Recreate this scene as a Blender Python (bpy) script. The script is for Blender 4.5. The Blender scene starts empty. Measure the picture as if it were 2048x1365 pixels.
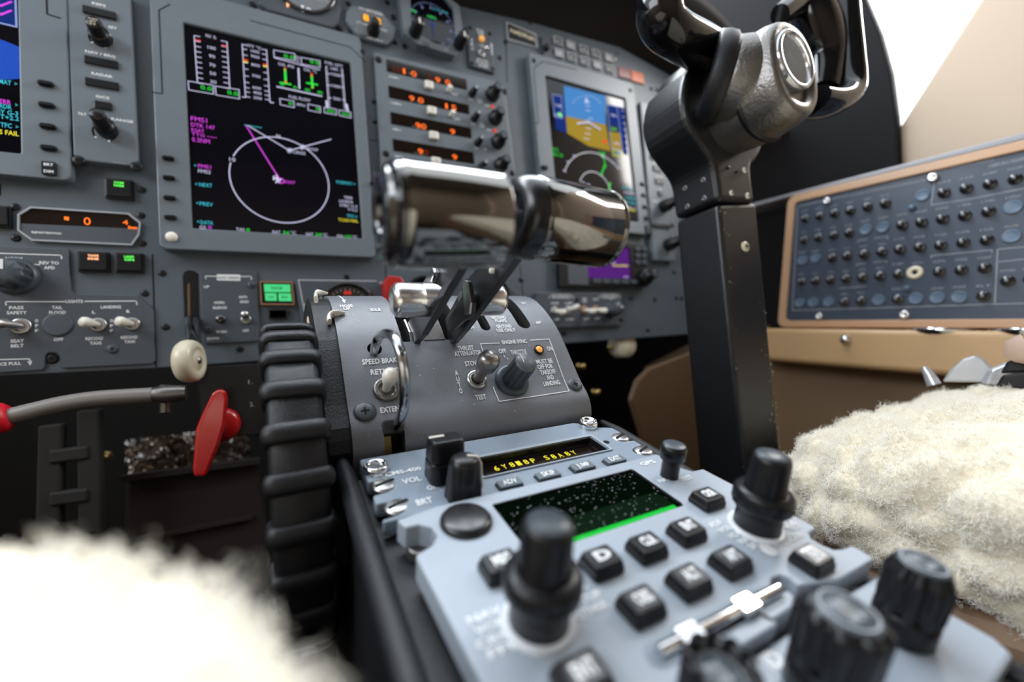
import bpy, bmesh, math, random
from mathutils import Vector, Matrix
sc = bpy.context.scene
COL = sc.collection
random.seed(7)
# ---------------------------------------------------------------- camera
RC = ((0.8771207868956105, -0.4717986059406781, -0.08980646206180168),
      (-0.04925065694807873, 0.09764551247503961, -0.9940018745876034),
      (0.4777378967444468, 0.8762827336687171, 0.062410517449165814))
FPX = 869.643
CP = Vector((0.06435124, -0.50236385, -0.36950049))
X3, Y3, Z3 = (Vector(r) for r in RC)
cam = bpy.data.cameras.new('camera'); camo = bpy.data.objects.new('camera', cam); COL.objects.link(camo)
mw = Matrix((( X3.x, -Y3.x, -Z3.x, CP.x), (X3.y, -Y3.y, -Z3.y, CP.y), (X3.z, -Y3.z, -Z3.z, CP.z), (0, 0, 0, 1)))
camo.matrix_world = mw
cam.sensor_fit = 'HORIZONTAL'; cam.sensor_width = 36; cam.lens = FPX / 2048 * 36
cam.clip_start = 0.01; cam.clip_end = 50
cam.dof.use_dof = True; cam.dof.focus_distance = 0.265; cam.dof.aperture_fstop = 3.6; cam.dof.aperture_blades = 7
sc.camera = camo
# ---------------------------------------------------------------- world, daylight, exposure
w = bpy.data.worlds.new('sky'); sc.world = w; w.use_nodes = True
bg = w.node_tree.nodes['Background']; bg.inputs[0].default_value = (0.86, 0.93, 1.0, 1); bg.inputs[1].default_value = 2.0
def daylight(name, loc, target, sx, sy, power, col=(1, 1, 1)):
    l = bpy.data.lights.new(name, 'AREA'); l.shape = 'RECTANGLE'; l.size = sx; l.size_y = sy; l.energy = power; l.color = col
    o = bpy.data.objects.new(name, l); COL.objects.link(o); o.location = loc
    o.rotation_euler = (Vector(target) - Vector(loc)).to_track_quat('-Z', 'Y').to_euler(); o['kind'] = 'helper'
    return o
daylight('windshield_daylight', (0.15, 0.10, 0.70), (0.15, -0.32, -0.35), 1.5, 0.42, 24, (0.86, 0.93, 1.0))
daylight('right_window_daylight', (1.25, -0.55, 0.35), (0.3, -0.4, -0.4), 0.8, 0.5, 26, (1, 0.97, 0.93))
daylight('left_window_daylight', (-0.95, -0.55, 0.30), (0.1, -0.3, -0.4), 0.8, 0.5, 8, (0.9, 0.95, 1.0))
sc.view_settings.view_transform = 'Standard'; sc.view_settings.look = 'None'
sc.view_settings.exposure = 0.25; sc.view_settings.gamma = 1.0; sc.view_settings.use_curve_mapping = False
sc.cycles.use_denoising = True
sc.cycles.max_bounces = 7; sc.cycles.diffuse_bounces = 4; sc.cycles.glossy_bounces = 4; sc.cycles.transmission_bounces = 5
sc.cycles.sample_clamp_indirect = 6; sc.cycles.caustics_reflective = False; sc.cycles.caustics_refractive = False
# ---------------------------------------------------------------- photo coordinates -> points on real surfaces
def ray(p):
    return (X3 * ((p[0] - 1024) / FPX) + Y3 * ((p[1] - 682.5) / FPX) + Z3).normalized()
def hit(p, O, N):
    d = ray(p); return CP + d * ((O - CP).dot(N) / d.dot(N))
def _z(ox, oy, s): return lambda x, y: (ox + x * s, oy + y * s)
A = _z(0, 0, .2931); B = _z(0, 360, .293); Cz = _z(340, 40, .33708); D = _z(500, 0, .27344); E = _z(1000, 0, .5128)
F = _z(500, 520, .3613); G = _z(0, 720, .3613); H = _z(1280, 0, .3663); I = _z(1500, 280, .3811); J = _z(700, 840, .3846)
K = _z(1300, 840, .3846); I2 = _z(680, 860, .1904); S2 = _z(1100, 800, .1758); L = _z(730, 300, .293)
class Fr:
    def __init__(s, O, U, V):
        s.O = Vector(O); s.U = Vector(U).normalized(); s.V = Vector(V); s.V = (s.V - s.U * s.V.dot(s.U)).normalized(); s.N = s.U.cross(s.V)
    def W(s, u, v, h=0): return s.O + s.U * u + s.V * v + s.N * h
    def px(s, p, h=0):
        P = hit(p, s.O + s.N * h, s.N) - s.O; return (P.dot(s.U), P.dot(s.V))
    def at(s, u, v, h=0, rot=0, tilt=None):
        c, n = math.cos(rot), math.sin(rot); return Fr(s.W(u, v, h), s.U * c + s.V * n, s.V * c - s.U * n)
    def atp(s, p, h=0, rot=0): return s.at(*s.px(p, h), h=h, rot=rot)
PF = Fr((0, 0, 0), (1, 0, 0), (0, 0, 1))
TH = math.radians(19.4)
PD = Fr((.172, -.3018, -.4162), (1, 0, 0), (0, math.cos(TH), math.sin(TH)))
# ---------------------------------------------------------------- materials
MT = {}
def mat(name, col, rough=.5, metal=0, bump=0, bscale=900, emit=0, ecol=None, coat=0, spec=.5, var=0, trans=0, alpha=1, sheen=0, dust=0):
    m = bpy.data.materials.new(name); m.use_nodes = True; nt = m.node_tree; b = nt.nodes['Principled BSDF']
    b.inputs['Base Color'].default_value = (*col, 1); b.inputs['Roughness'].default_value = rough; b.inputs['Metallic'].default_value = metal
    b.inputs['Specular IOR Level'].default_value = spec
    if coat: b.inputs['Coat Weight'].default_value = coat; b.inputs['Coat Roughness'].default_value = .08
    if alpha < 1: b.inputs['Alpha'].default_value = alpha
    if trans: b.inputs['Transmission Weight'].default_value = trans
    if sheen: b.inputs['Sheen Weight'].default_value = sheen
    if emit: b.inputs['Emission Color'].default_value = (*(ecol or col), 1); b.inputs['Emission Strength'].default_value = emit
    if bump or var:
        tc = nt.nodes.new('ShaderNodeTexCoord'); n = nt.nodes.new('ShaderNodeTexNoise'); n.inputs['Scale'].default_value = bscale; n.inputs['Detail'].default_value = 4
        nt.links.new(tc.outputs['Object'], n.inputs['Vector'])
        if bump:
            bp = nt.nodes.new('ShaderNodeBump'); bp.inputs['Strength'].default_value = bump; bp.inputs['Distance'].default_value = .0006
            nt.links.new(n.outputs['Fac'], bp.inputs['Height']); nt.links.new(bp.outputs['Normal'], b.inputs['Normal'])
        if var:
            n2 = nt.nodes.new('ShaderNodeTexNoise'); n2.inputs['Scale'].default_value = bscale * .06; n2.inputs['Detail'].default_value = 5
            nt.links.new(tc.outputs['Object'], n2.inputs['Vector'])
            mx = nt.nodes.new('ShaderNodeMixRGB'); mx.inputs[1].default_value = (*[c * (1 - var) for c in col], 1); mx.inputs[2].default_value = (*[min(1, c * (1 + var)) for c in col], 1)
            nt.links.new(n2.outputs['Fac'], mx.inputs[0]); nt.links.new(mx.outputs[0], b.inputs['Base Color'])
    if dust:
        tc = nt.nodes.new('ShaderNodeTexCoord'); vo = nt.nodes.new('ShaderNodeTexVoronoi'); vo.inputs['Scale'].default_value = dust
        sp_ = nt.nodes.new('ShaderNodeSeparateColor'); mr = nt.nodes.new('ShaderNodeMath'); mr.operation = 'MULTIPLY'; mr.inputs[1].default_value = .13
        lt = nt.nodes.new('ShaderNodeMath'); lt.operation = 'LESS_THAN'; mx2 = nt.nodes.new('ShaderNodeMixRGB'); mx2.inputs[2].default_value = (.55, .57, .6, 1)
        nt.links.new(tc.outputs['Object'], vo.inputs['Vector']); nt.links.new(vo.outputs['Color'], sp_.inputs[0]); pw = nt.nodes.new('ShaderNodeMath'); pw.operation = 'POWER'; pw.inputs[1].default_value = 5
        nt.links.new(sp_.outputs[0], pw.inputs[0]); nt.links.new(pw.outputs[0], mr.inputs[0]); nt.links.new(vo.outputs['Distance'], lt.inputs[0]); nt.links.new(mr.outputs[0], lt.inputs[1])
        src = b.inputs['Base Color'].links[0].from_socket if b.inputs['Base Color'].is_linked else None
        if src: nt.links.new(src, mx2.inputs[1])
        else: mx2.inputs[1].default_value = (*col, 1)
        nt.links.new(lt.outputs[0], mx2.inputs[0]); nt.links.new(mx2.outputs[0], b.inputs['Base Color'])
    MT[name] = m; return m
mat('panel_grey', (.082, .105, .13), .42, bump=.25, bscale=1500, var=.06)
mat('unit_grey', (.135, .163, .192), .4, bump=.2, bscale=1500, var=.05)
mat('plate_grey', (.062, .075, .096), .42, bump=.25, bscale=1500, var=.06)
mat('quadrant_grey', (.18, .19, .215), .32, bump=.28, bscale=1800, var=.07, dust=330)
mat('console_blue', (.34, .39, .455), .4, bump=.22, bscale=1500, var=.06)
mat('console_blue_dark', (.24, .295, .36), .38, bump=.22, bscale=1500, var=.06, dust=300)
mat('cap_key', (.13, .16, .19), .4)
mat('key_face', (.02, .022, .026), .25)
mat('key_sheen', (.12, .12, .13), .2)
mat('lcd_dark', (.001, .003, .0015), .5, spec=0)
mat('cap_black', (.01, .01, .012), .28)
mat('shaded_tan_lining', (.10, .058, .026), .5, bump=.15, bscale=250)  # tan lining below the panel, the shade there put into its colour
mat('column_black', (.009, .0095, .011), .33, bump=.25, bscale=700)
mat('horn_black', (.005, .005, .006), .08, spec=.45)
mat('yoke_casting', (.2, .19, .18), .33, metal=.85, bump=.8, bscale=420)
mat('badge_ring', (.5, .52, .55), .12, metal=.8)
mat('badge_white', (.75, .77, .8), .4)
mat('clear_glass', (.9, .95, 1), .03, alpha=.16)
mat('chip_green', (.32, .38, .25), .6)
mat('copper_tan', (.52, .31, .18), .38)
mat('index_white', (.7, .73, .78), .4)
mat('copper_dark', (.14, .07, .03), .5)
mat('gun_dark', (.014, .012, .011), .7)
mat('fleece', (.78, .70, .55), .95)
mat('fleece_hair', (.95, .92, .84), .8)
mat('breaker_navy', (.028, .042, .07), .38, bump=.2, bscale=900, var=.1)
mat('cap_blue', (.09, .14, .21), .35)
mat('black_plastic', (.008, .008, .010), .34, spec=.35)
mat('black_soft', (.010, .0105, .013), .36, bump=.5, bscale=1300, spec=.35)
mat('rear_lining', (.2, .145, .1), .7)
mat('ceiling_lining', (.16, .14, .12), .8)
mat('wire_steel', (.42, .43, .46), .16, metal=1)
mat('knob_top', (.13, .15, .17), .4)
mat('bat_metal', (.30, .29, .28), .3, metal=.9, bump=.1)
mat('divider_dull', (.10, .088, .08), .55, metal=.3, bump=.4)
mat('black_gloss', (.006, .006, .008), .08, coat=1)
mat('black_leather', (.010, .011, .014), .42, bump=.45, bscale=1100, spec=.35)
mat('grey_knob', (.055, .07, .085), .38)
mat('black_hole', (.002, .002, .002), .9)
mat('dark_void', (.01, .009, .008), .8)
mat('dark_brown', (.014, .009, .008), .8, bump=.5, bscale=300, var=.3)
mat('glare_brown', (.012, .010, .009), .85, bump=.4, bscale=400, spec=.15)
mat('curtain_black', (.009, .0085, .009), .8, bump=.4, bscale=300, spec=.12)
mat('pewter', (.2, .19, .175), .1, metal=1, bump=.02, bscale=60)
mat('chrome', (.85, .85, .87), .09, metal=1)
mat('satin_steel', (.72, .71, .7), .27, metal=1, bump=.05)
mat('steel', (.5, .5, .5), .3, metal=1)
mat('dark_metal', (.16, .16, .165), .32, metal=.7, bump=.1)
mat('gun_metal', (.22, .21, .2), .3, metal=.85, bump=.4, bscale=700)
mat('lever_metal', (.045, .045, .05), .28, metal=.4)
mat('copper_edge', (.45, .24, .13), .35, metal=.4)
mat('cream', (.72, .66, .5), .28)
mat('ivory', (.82, .78, .7), .3)
mat('red_paint', (.5, .012, .012), .18, coat=.6)
mat('red_plastic', (.42, .015, .012), .4)
mat('red_grip', (.75, .01, .03), .4)
mat('dull_tube', (.24, .225, .21), .3)
mat('shaded_side_lining', (.25, .155, .08), .5, bump=.15, bscale=250)  # darker copy of the tan leather, shade under the ledge painted in
mat('tan_leather', (.54, .34, .165), .4, bump=.15, bscale=250, var=.06)
mat('tan_trim', (.5, .38, .27), .55, bump=.1, bscale=300, var=.03)
mat('tan_seat', (.3, .19, .12), .5, bump=.2, bscale=250, var=.08)
mat('beige_wall', (.47, .365, .27), .7)
mat('brass', (.6, .42, .16), .35, metal=1)
mat('foil', (.55, .5, .47), .25, metal=1, bump=1, bscale=60)
mat('screen_black', (.003, .003, .006), .08, spec=.3)
mat('display_window', (.01, .006, .005), .08)
mat('grey_strip', (.28, .28, .3), .4)
mat('buckle_silver', (.6, .62, .66), .25, metal=.4)
mat('flesh_plastic', (.62, .45, .36), .4)
mat('white_print', (.8, .82, .84), .6)
mat('dim_print', (.35, .37, .4), .6)
mat('amber_glass', (.7, .33, .08), .15, emit=.4, ecol=(1, .45, .1))
mat('orange_chip', (.55, .1, .02), .35)
mat('red_chip', (.16, .012, .006), .3)
def em(name, col, s): return mat(name, (.004, .004, .004), .5, emit=s, ecol=col, spec=.0)
em('e_white', (.62, .62, .85), .9); em('e_green', (.03, .75, .06), 1.0); em('e_magenta', (.7, .07, .75), .95); em('e_cyan', (.05, .5, .62), 1.0)
em('e_red', (.85, .04, .03), 1.0); em('e_yellow', (.85, .75, .05), 1.0); em('e_orange', (1, .16, .02), 1.5); em('e_amber', (1, .45, .02), 1.3)
em('e_warm', (1, .45, .22), 1.4); em('e_lime', (.12, .95, .1), 1.2); em('e_gearlit', (.08, .72, .25), .8); em('e_sky', (.07, .26, .62), .8)
em('e_ground', (.42, .28, .03), .75); em('e_navy', (.008, .03, .2), .8); em('e_violet', (.12, .02, .25), .6); em('e_blue', (.02, .09, .55), .8)
em('e_lcdgreen', (.0, .03, .005), .3); em('e_lcdbright', (.01, .62, .05), .9); em('e_dimorange', (.35, .05, .01), .5); em('e_border', (.3, .38, .7), .8)
em('e_dimcyan', (.03, .3, .35), .9); em('e_amberdim', (.5, .3, .02), .5); em('e_bright', (.8, .8, .85), .9)
# ---------------------------------------------------------------- mesh builder
_tc = {}
def glyphs(s, bold):
    k = (s, bold)
    if k not in _tc:
        cu = bpy.data.curves.new('t', 'FONT'); cu.body = s; cu.size = 1; cu.resolution_u = 2; cu.offset = bold
        o = bpy.data.objects.new('t', cu); COL.objects.link(o)
        me = bpy.data.meshes.new_from_object(o)
        vs = [v.co.copy() for v in me.vertices]; fs = [tuple(p.vertices) for p in me.polygons]
        bpy.data.objects.remove(o); bpy.data.curves.remove(cu); bpy.data.meshes.remove(me)
        xs = [v.x for v in vs] or [0]; ys = [v.y for v in vs] or [0]
        _tc[k] = (vs, fs, min(xs), max(xs), min(ys), max(ys))
    return _tc[k]
def rr(u0, v0, u1, v1, r=0.002, n=4):
    if u0 > u1: u0, u1 = u1, u0
    if v0 > v1: v0, v1 = v1, v0
    r = min(r, (u1 - u0) / 2.01, (v1 - v0) / 2.01); out = []
    for cx, cy, a0 in ((u1 - r, v1 - r, 0), (u0 + r, v1 - r, 90), (u0 + r, v0 + r, 180), (u1 - r, v0 + r, 270)):
        for i in range(n + 1):
            a = math.radians(a0 + 90 * i / n); out.append((cx + r * math.cos(a), cy + r * math.sin(a)))
    return out
def arc(cu, cv, r, a0=0, a1=360, n=24, rv=None):
    rv = rv or r
    return [(cu + r * math.cos(math.radians(a0 + (a1 - a0) * i / n)), cv + rv * math.sin(math.radians(a0 + (a1 - a0) * i / n))) for i in range(n + (0 if a1 - a0 == 360 else 1))]
class MB:
    def __init__(s): s.v = []; s.f = []; s.m = []; s.sm = []; s.mats = []
    def mi(s, m):
        if m not in s.mats: s.mats.append(m)
        return s.mats.index(m)
    def add(s, vs, fs, m, smooth=False):
        k = len(s.v); s.v += [Vector(v) for v in vs]; i = s.mi(m)
        for f in fs: s.f.append(tuple(k + a for a in f)); s.m.append(i); s.sm.append(smooth)
        return s
    def prism(s, fr, pts, h0, h1, m):
        ar = sum(a[0] * b[1] - b[0] * a[1] for a, b in zip(pts, pts[1:] + pts[:1]))
        if ar < 0: pts = pts[::-1]
        n = len(pts); vs = [fr.W(u, v, h0) for u, v in pts] + [fr.W(u, v, h1) for u, v in pts]
        fs = [tuple(range(n - 1, -1, -1)), tuple(range(n, 2 * n))] + [(i, (i + 1) % n, n + (i + 1) % n, n + i) for i in range(n)]
        return s.add(vs, fs, m)
    def taper(s, fr, p0, p1, h0, h1, m, smooth=False):
        n = len(p0); vs = [fr.W(u, v, h0) for u, v in p0] + [fr.W(u, v, h1) for u, v in p1]
        return s.add(vs, [tuple(range(n - 1, -1, -1)), tuple(range(n, 2 * n))] + [(i, (i + 1) % n, n + (i + 1) % n, n + i) for i in range(n)], m, smooth)
    def box(s, fr, u0, v0, u1, v1, h0, h1, m, r=0): return s.prism(fr, rr(u0, v0, u1, v1, r, 3) if r else [(u0, v0), (u1, v0), (u1, v1), (u0, v1)], h0, h1, m)
    def ring(s, fr, out, inn, h0, h1, m, hi=None):
        n = len(out); hi = h1 if hi is None else hi
        vs = [fr.W(u, v, h0) for u, v in out] + [fr.W(u, v, h1) for u, v in out] + [fr.W(u, v, hi) for u, v in inn] + [fr.W(u, v, h0) for u, v in inn]
        fs = []
        for i in range(n):
            j = (i + 1) % n
            for k in range(4): fs.append((k * n + i, k * n + j, ((k + 1) % 4) * n + j, ((k + 1) % 4) * n + i))
        return s.add(vs, fs, m)
    def face(s, fr, pts, h, m): return s.add([fr.W(u, v, h) for u, v in pts], [tuple(range(len(pts)))], m)
    def line(s, fr, a, b, w, h, m):
        a = Vector(a); b = Vector(b); d = (b - a); 
        if d.length < 1e-9: return s
        d.normalize(); q = Vector((-d.y, d.x)) * w / 2
        return s.face(fr, [a - q, b - q, b + q, a + q], h, m)
    def pline(s, fr, ps, w, h, m, closed=False):
        ps = [Vector(p) for p in ps]; n = len(ps)
        for i in range(n if closed else n - 1):
            a, b = ps[i], ps[(i + 1) % n]; e = (b - a); e = e.normalized() * w * .45 if e.length else e
            s.line(fr, a - e, b + e, w, h, m)
        return s
    def lathe(s, fr, prof, m, n=28, flute=None, cu=0, cv=0, smooth=True, a0=0):
        vs = []; fs = []
        for r, h in prof:
            for i in range(n):
                a = 2 * math.pi * i / n + a0; q = r
                if flute and r > flute[2]: q = r - flute[1] * (.5 + .5 * math.cos(a * flute[0])) ** 2
                vs.append(fr.W(cu + q * math.cos(a), cv + q * math.sin(a), h))
        for k in range(len(prof) - 1):
            for i in range(n):
                j = (i + 1) % n; fs.append((k * n + i, k * n + j, (k + 1) * n + j, (k + 1) * n + i))
        s.add(vs, fs, m, smooth)
        if prof[0][0] > 1e-6: s.add(vs[:n], [tuple(range(n - 1, -1, -1))], m)
        if prof[-1][0] > 1e-6: s.add(vs[-n:], [tuple(range(n))], m)
        return s
    def tube(s, pts, r, m, n=12, cap=True, flat=1, up=None):
        pts = [Vector(p) for p in pts]; rs = r if isinstance(r, (list, tuple)) else [r] * len(pts)
        t0 = (pts[1] - pts[0]).normalized(); ref = Vector(up) if up else (Vector((0, 0, 1)) if abs(t0.z) < .9 else Vector((1, 0, 0)))
        x = (ref - t0 * ref.dot(t0)).normalized(); vs = []
        for k, p in enumerate(pts):
            t = (pts[min(k + 1, len(pts) - 1)] - pts[max(k - 1, 0)]).normalized(); x = (x - t * x.dot(t)).normalized(); y = t.cross(x)
            for i in range(n):
                a = 2 * math.pi * i / n; vs.append(p + x * (rs[k] * math.cos(a)) + y * (rs[k] * flat * math.sin(a)))
        fs = [(k * n + i, k * n + (i + 1) % n, (k + 1) * n + (i + 1) % n, (k + 1) * n + i) for k in range(len(pts) - 1) for i in range(n)]
        s.add(vs, fs, m, True)
        if cap: s.add(vs[:n], [tuple(range(n - 1, -1, -1))], m); s.add(vs[-n:], [tuple(range(n))], m)
        return s
    def text(s, fr, t, u, v, wid, hgt, h, m, bold=.012):
        if m == 'white_print': bold = max(bold, .028)
        vs, fs, x0, x1, y0, y1 = glyphs(t, bold)
        sx = wid / max(x1 - x0, 1e-6); sy = hgt / .72 if y1 - y0 > .3 else hgt / .72
        yc = .35
        return s.add([fr.W(u + (p.x - (x0 + x1) / 2) * sx, v + (p.y - yc) * sy, h) for p in vs], fs, m)
    def tp(s, fr, t, c, wpx, hgt, h, m, bold=.012):
        a = fr.px((c[0] - wpx / 2, c[1]), h); b = fr.px((c[0] + wpx / 2, c[1]), h); q = fr.px(c, h)
        return s.text(fr, t, q[0], q[1], abs(b[0] - a[0]), hgt, h, m, bold)
def smoothed(pts, n=6, closed=False):
    P = [Vector(p) for p in pts]; out = []; N = len(P)
    for i in range(N if closed else N - 1):
        p0 = P[(i - 1) % N] if closed or i > 0 else P[0]; p1 = P[i]; p2 = P[(i + 1) % N]; p3 = P[(i + 2) % N] if closed or i + 2 < N else P[-1]
        for k in range(n):
            t = k / n; out.append(.5 * ((2 * p1) + (p2 - p0) * t + (2 * p0 - 5 * p1 + 4 * p2 - p3) * t * t + (3 * p1 - p0 - 3 * p2 + p3) * t ** 3))
    if not closed: out.append(P[-1])
    return out
# ---------------------------------------------------------------- objects
WL = {}
def props(o, label=None, cat=None, group=None, kind=None):
    for k, v in (('label', label), ('category', cat), ('group', group), ('kind', kind)):
        if v: o[k] = v
    return o
def thing(name, label, cat, loc, group=None):
    o = bpy.data.objects.new(name, None); COL.objects.link(o); o.location = loc; o.empty_display_size = .01; WL[o.name] = Vector(loc)
    return props(o, label, cat, group)
def obj(name, mb, parent=None, bevel=0, sub=0, label=None, seg=2):
    me = bpy.data.meshes.new(name)
    off = WL[parent.name] if parent else None
    if off is None:
        xs = [v.x for v in mb.v]; ys = [v.y for v in mb.v]; zs = [v.z for v in mb.v]
        off = Vector(((min(xs) + max(xs)) / 2, (min(ys) + max(ys)) / 2, min(zs)))
    me.from_pydata([v - off for v in mb.v], [], mb.f)
    for m in mb.mats: me.materials.append(MT[m])
    me.polygons.foreach_set('material_index', mb.m); me.polygons.foreach_set('use_smooth', mb.sm)
    me.update(); o = bpy.data.objects.new(name, me); COL.objects.link(o)
    if parent: o.parent = parent
    else: o.location = off
    WL[o.name] = off.copy()
    if bevel:
        b = o.modifiers.new('b', 'BEVEL'); b.width = bevel; b.segments = seg; b.limit_method = 'ANGLE'; b.angle_limit = math.radians(40)
    if sub: q = o.modifiers.new('s', 'SUBSURF'); q.levels = q.render_levels = sub
    if label: o['label'] = label
    return o
def solo(name, mb, label, cat, group=None, kind=None, **k): return props(obj(name, mb, **k), label, cat, group, kind)
def struct(name, mb, **k): return props(obj(name, mb, **k), kind='structure')
def cut(o, mb):
    """subtract the shape in mb (world coordinates) from object o"""
    me = bpy.data.meshes.new('c'); me.from_pydata(mb.v, [], mb.f)
    for m in mb.mats: me.materials.append(MT[m])
    me.polygons.foreach_set('material_index', mb.m)
    bm = bmesh.new(); bm.from_mesh(me); bmesh.ops.recalc_face_normals(bm, faces=bm.faces); bm.to_mesh(me); bm.free()
    c = bpy.data.objects.new('c', me); COL.objects.link(c)
    bm = bmesh.new(); bm.from_mesh(o.data); bmesh.ops.recalc_face_normals(bm, faces=bm.faces); bm.to_mesh(o.data); bm.free()
    md = o.modifiers.new('cut', 'BOOLEAN'); md.object = c; md.operation = 'DIFFERENCE'; md.solver = 'EXACT'; md.material_mode = 'TRANSFER'
    bpy.context.view_layer.update(); dg = bpy.context.evaluated_depsgraph_get()
    nm = bpy.data.meshes.new_from_object(o.evaluated_get(dg)); old = o.data; o.modifiers.remove(md); o.data = nm; nm.name = o.name
    bpy.data.meshes.remove(old); bpy.data.objects.remove(c); bpy.data.meshes.remove(me)
def copy_tree(o, loc=None, parent=None):
    c = o.copy(); COL.objects.link(c)
    if parent: c.parent = parent
    if loc is not None: c.location = loc
    WL[c.name] = Vector(c.location) if not parent else WL[parent.name]
    for ch in list(o.children): copy_tree(ch, None, c)
    return c
def screw(fr, r=.003, m='black_plastic', h=0):
    mb = MB(); mb.lathe(fr, [(r, h - .0005), (r, h + .0006), (r * .75, h + .0012), (r * .3, h + .0013)], m, 14)
    mb.box(fr, -r * .36, -r * .09, r * .36, r * .09, h + .0012, h + .0015, 'black_hole'); mb.box(fr, -r * .09, -r * .36, r * .09, r * .36, h + .0012, h + .0015, 'black_hole')
    return mb
def quad_px(fr, ps, h=0): return [fr.px(p, h) for p in ps]
# ================================================================ shell of the cockpit (the setting)
WP = Fr((.905, -.11, -.13), (0.03, -1, -.02), (.05, 0, 1))        # right side wall, u runs aft, v up
WP.N = -WP.N if WP.N.x > 0 else WP.N
mb = MB(); mb.face(Fr((0, 0, 0), (1, 0, 0), (0, 1, 0)), [(-1, -1.6), (1.2, -1.6), (1.2, .8), (-1, .8)], -.95, 'dark_brown'); struct('floor', mb)
# ceiling aft of the windshield, rear bulkhead, left wall with its window, front bulkhead
mb = MB(); mb.prism(Fr((0, 0, 0), (1, 0, 0), (0, 1, 0)), [(-.75, -1.6), (1.05, -1.6), (1.05, -.62), (-.75, -.62)], .48, .50, 'ceiling_lining'); struct('ceiling', mb)
XZ = Fr((0, 0, 0), (1, 0, 0), (0, 0, 1))
mb = MB(); mb.prism(XZ, [(-.75, -.95), (1.05, -.95), (1.05, .5), (-.75, .5)], 1.3, 1.32, 'rear_lining'); struct('wall_rear', mb)
mb = MB(); mb.prism(XZ, [(-.75, -.95), (1.15, -.95), (1.15, .06), (-.75, .06)], -.62, -.60, 'dark_void'); struct('wall_front', mb)
LW = Fr((-.72, 0, 0), (0, 1, 0), (0, 0, 1))
mb = MB(); mb.prism(LW, [(-1.32, -.95), (.62, -.95), (.62, .0), (-1.32, .0)], 0, .02, 'tan_trim')
mb.prism(LW, [(-1.32, .40), (-.5, .40), (-.5, .5), (-1.32, .5)], 0, .02, 'tan_trim'); mb.prism(LW, [(-1.32, .0), (-.95, .0), (-.95, .40), (-1.32, .40)], 0, .02, 'tan_trim'); struct('wall_left', mb)
# right wall : black forward trim and tan aft trim leave the side window between them
def wp(*ps): return [WP.px(p) for p in ps]
def wprism(name, pts, h0, h1, m, **k):
    mb = MB(); mb.prism(Fr(WP.O, WP.U, WP.V), pts, 0, 0.0001, m); 
    n = len(pts); mb = MB(); O = [WP.O + WP.U * u + WP.V * v + WP.N * h0 for u, v in pts] + [WP.O + WP.U * u + WP.V * v + WP.N * h1 for u, v in pts]
    mb.add(O, [tuple(range(n - 1, -1, -1)), tuple(range(n, 2 * n))] + [(i, (i + 1) % n, n + (i + 1) % n, n + i) for i in range(n)], m)
    return struct(name, mb, bevel=.004, **k)
fw = wp((1700, -60), (1738, 0), (1768, 70), (1790, 150), (1801, 235), (1805, 330), (1806, 470), (1800, 760))
wprism('trim_1', [(-.75, .6), (-.05, .6)] + fw + [(fw[-1][0], -.6), (-.75, -.6)], -.004, .012, 'curtain_black')
af = wp((1801, 246), (1822, 212), (1880, 120), (1962, -8), (2040, -130))
wprism('wall_right', [(af[0][0] - .03, -.9), (1.15, -.9), (1.15, .62)] + [(af[-1][0] + .05, .62)] + af[::-1] + [(af[0][0] - .03, af[0][1] - .02)], -.02, -.004, 'beige_wall')
# ---------------------------------------------------------------- glareshield hood over the panel
mb = MB()
top = [(-.75, .10), (-.3, .115), (0, .125), (.28, .137), (.43, .155), (.60, .166), (.72, .15), (.80, .105), (.86, .03), (.93, -.08)]
tp_ = smoothed([(x, 0, z) for x, z in top], 5); n = len(tp_)
vs = []
for y, dz in ((.02, -.012), (.02, .0), (-.055, .012), (-.085, .028), (-.085, .045), (-.02, .06), (.3, .055), (.62, .05)):
    vs += [(p.x, y, p.z + dz) for p in tp_]
mb.add(vs, [(k * n + i, k * n + i + 1, (k + 1) * n + i + 1, (k + 1) * n + i) for k in range(7) for i in range(n - 1)], 'glare_brown', True)
solo('glareshield', mb, 'dark brown padded glareshield hood arching over the top of the instrument panel', 'glareshield')

# ================================================================ instrument panel
HB = -.008
panel = thing('instrument_panel', 'wide dark grey metal instrument panel carrying all the displays and switches', 'panel', (.28, .01, -.34))
bot = [PF.px(p, HB) for p in ((-140, 760), (300, 738), (540, 722), (700, 712), (1122, 688), (1386, 668))]
rt = [PF.px(p, HB) for p in ((1372, 480),)]
pts = bot + rt + [(.86, .0), (.80, .085), (.72, .135), (.60, .155), (.43, .144), (.28, .127), (0, .115), (-.3, .105)] + [(-.3, bot[0][1])]
mb = MB(); mb.prism(PF, pts, -.014, HB, 'panel_grey'); obj('panel_sheet', mb, panel, bevel=.0012)
def seam(*ps, w=.0012): obj('panel_seam', MB().pline(PF, [PF.px(p, HB) for p in ps], w, HB + .0002, 'black_hole'), panel)
seam((305, 510), (312, 735)); seam((1122, 690), (1125, 560), (1105, 540)); seam((0, 40 + 330), (0, 390))
seam(D(1870, 0 + 300), D(1880, 600)); seam((775, 150), (770, 690)); seam((1040, 530), (1052, 660))
for p in [B(968, 68), B(1108, 637), B(1130, 1005), B(990, 775), B(1640, 1155), F(535, 95), F(1500, 110), F(1740, 410), E(82, 1092), D(1870, 312), D(1828, 425), D(1048, 130), D(1058, 310), D(655, 210), D(740, 222),
          E(590, 348), E(612, 352), E(678, 1063), E(688, 1164), E(708, 1164), E(575, 1288), E(602, 1020), E(603, 1170), E(510, 1165), E(118, 88), D(1130, 340), D(1000, 20), D(720, 30), E(22, 165), E(455, 212)]:
    r = .0032 if p[0] < 700 else .0036
    obj('screw', screw(PF.atp(p, HB), r), panel)

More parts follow.
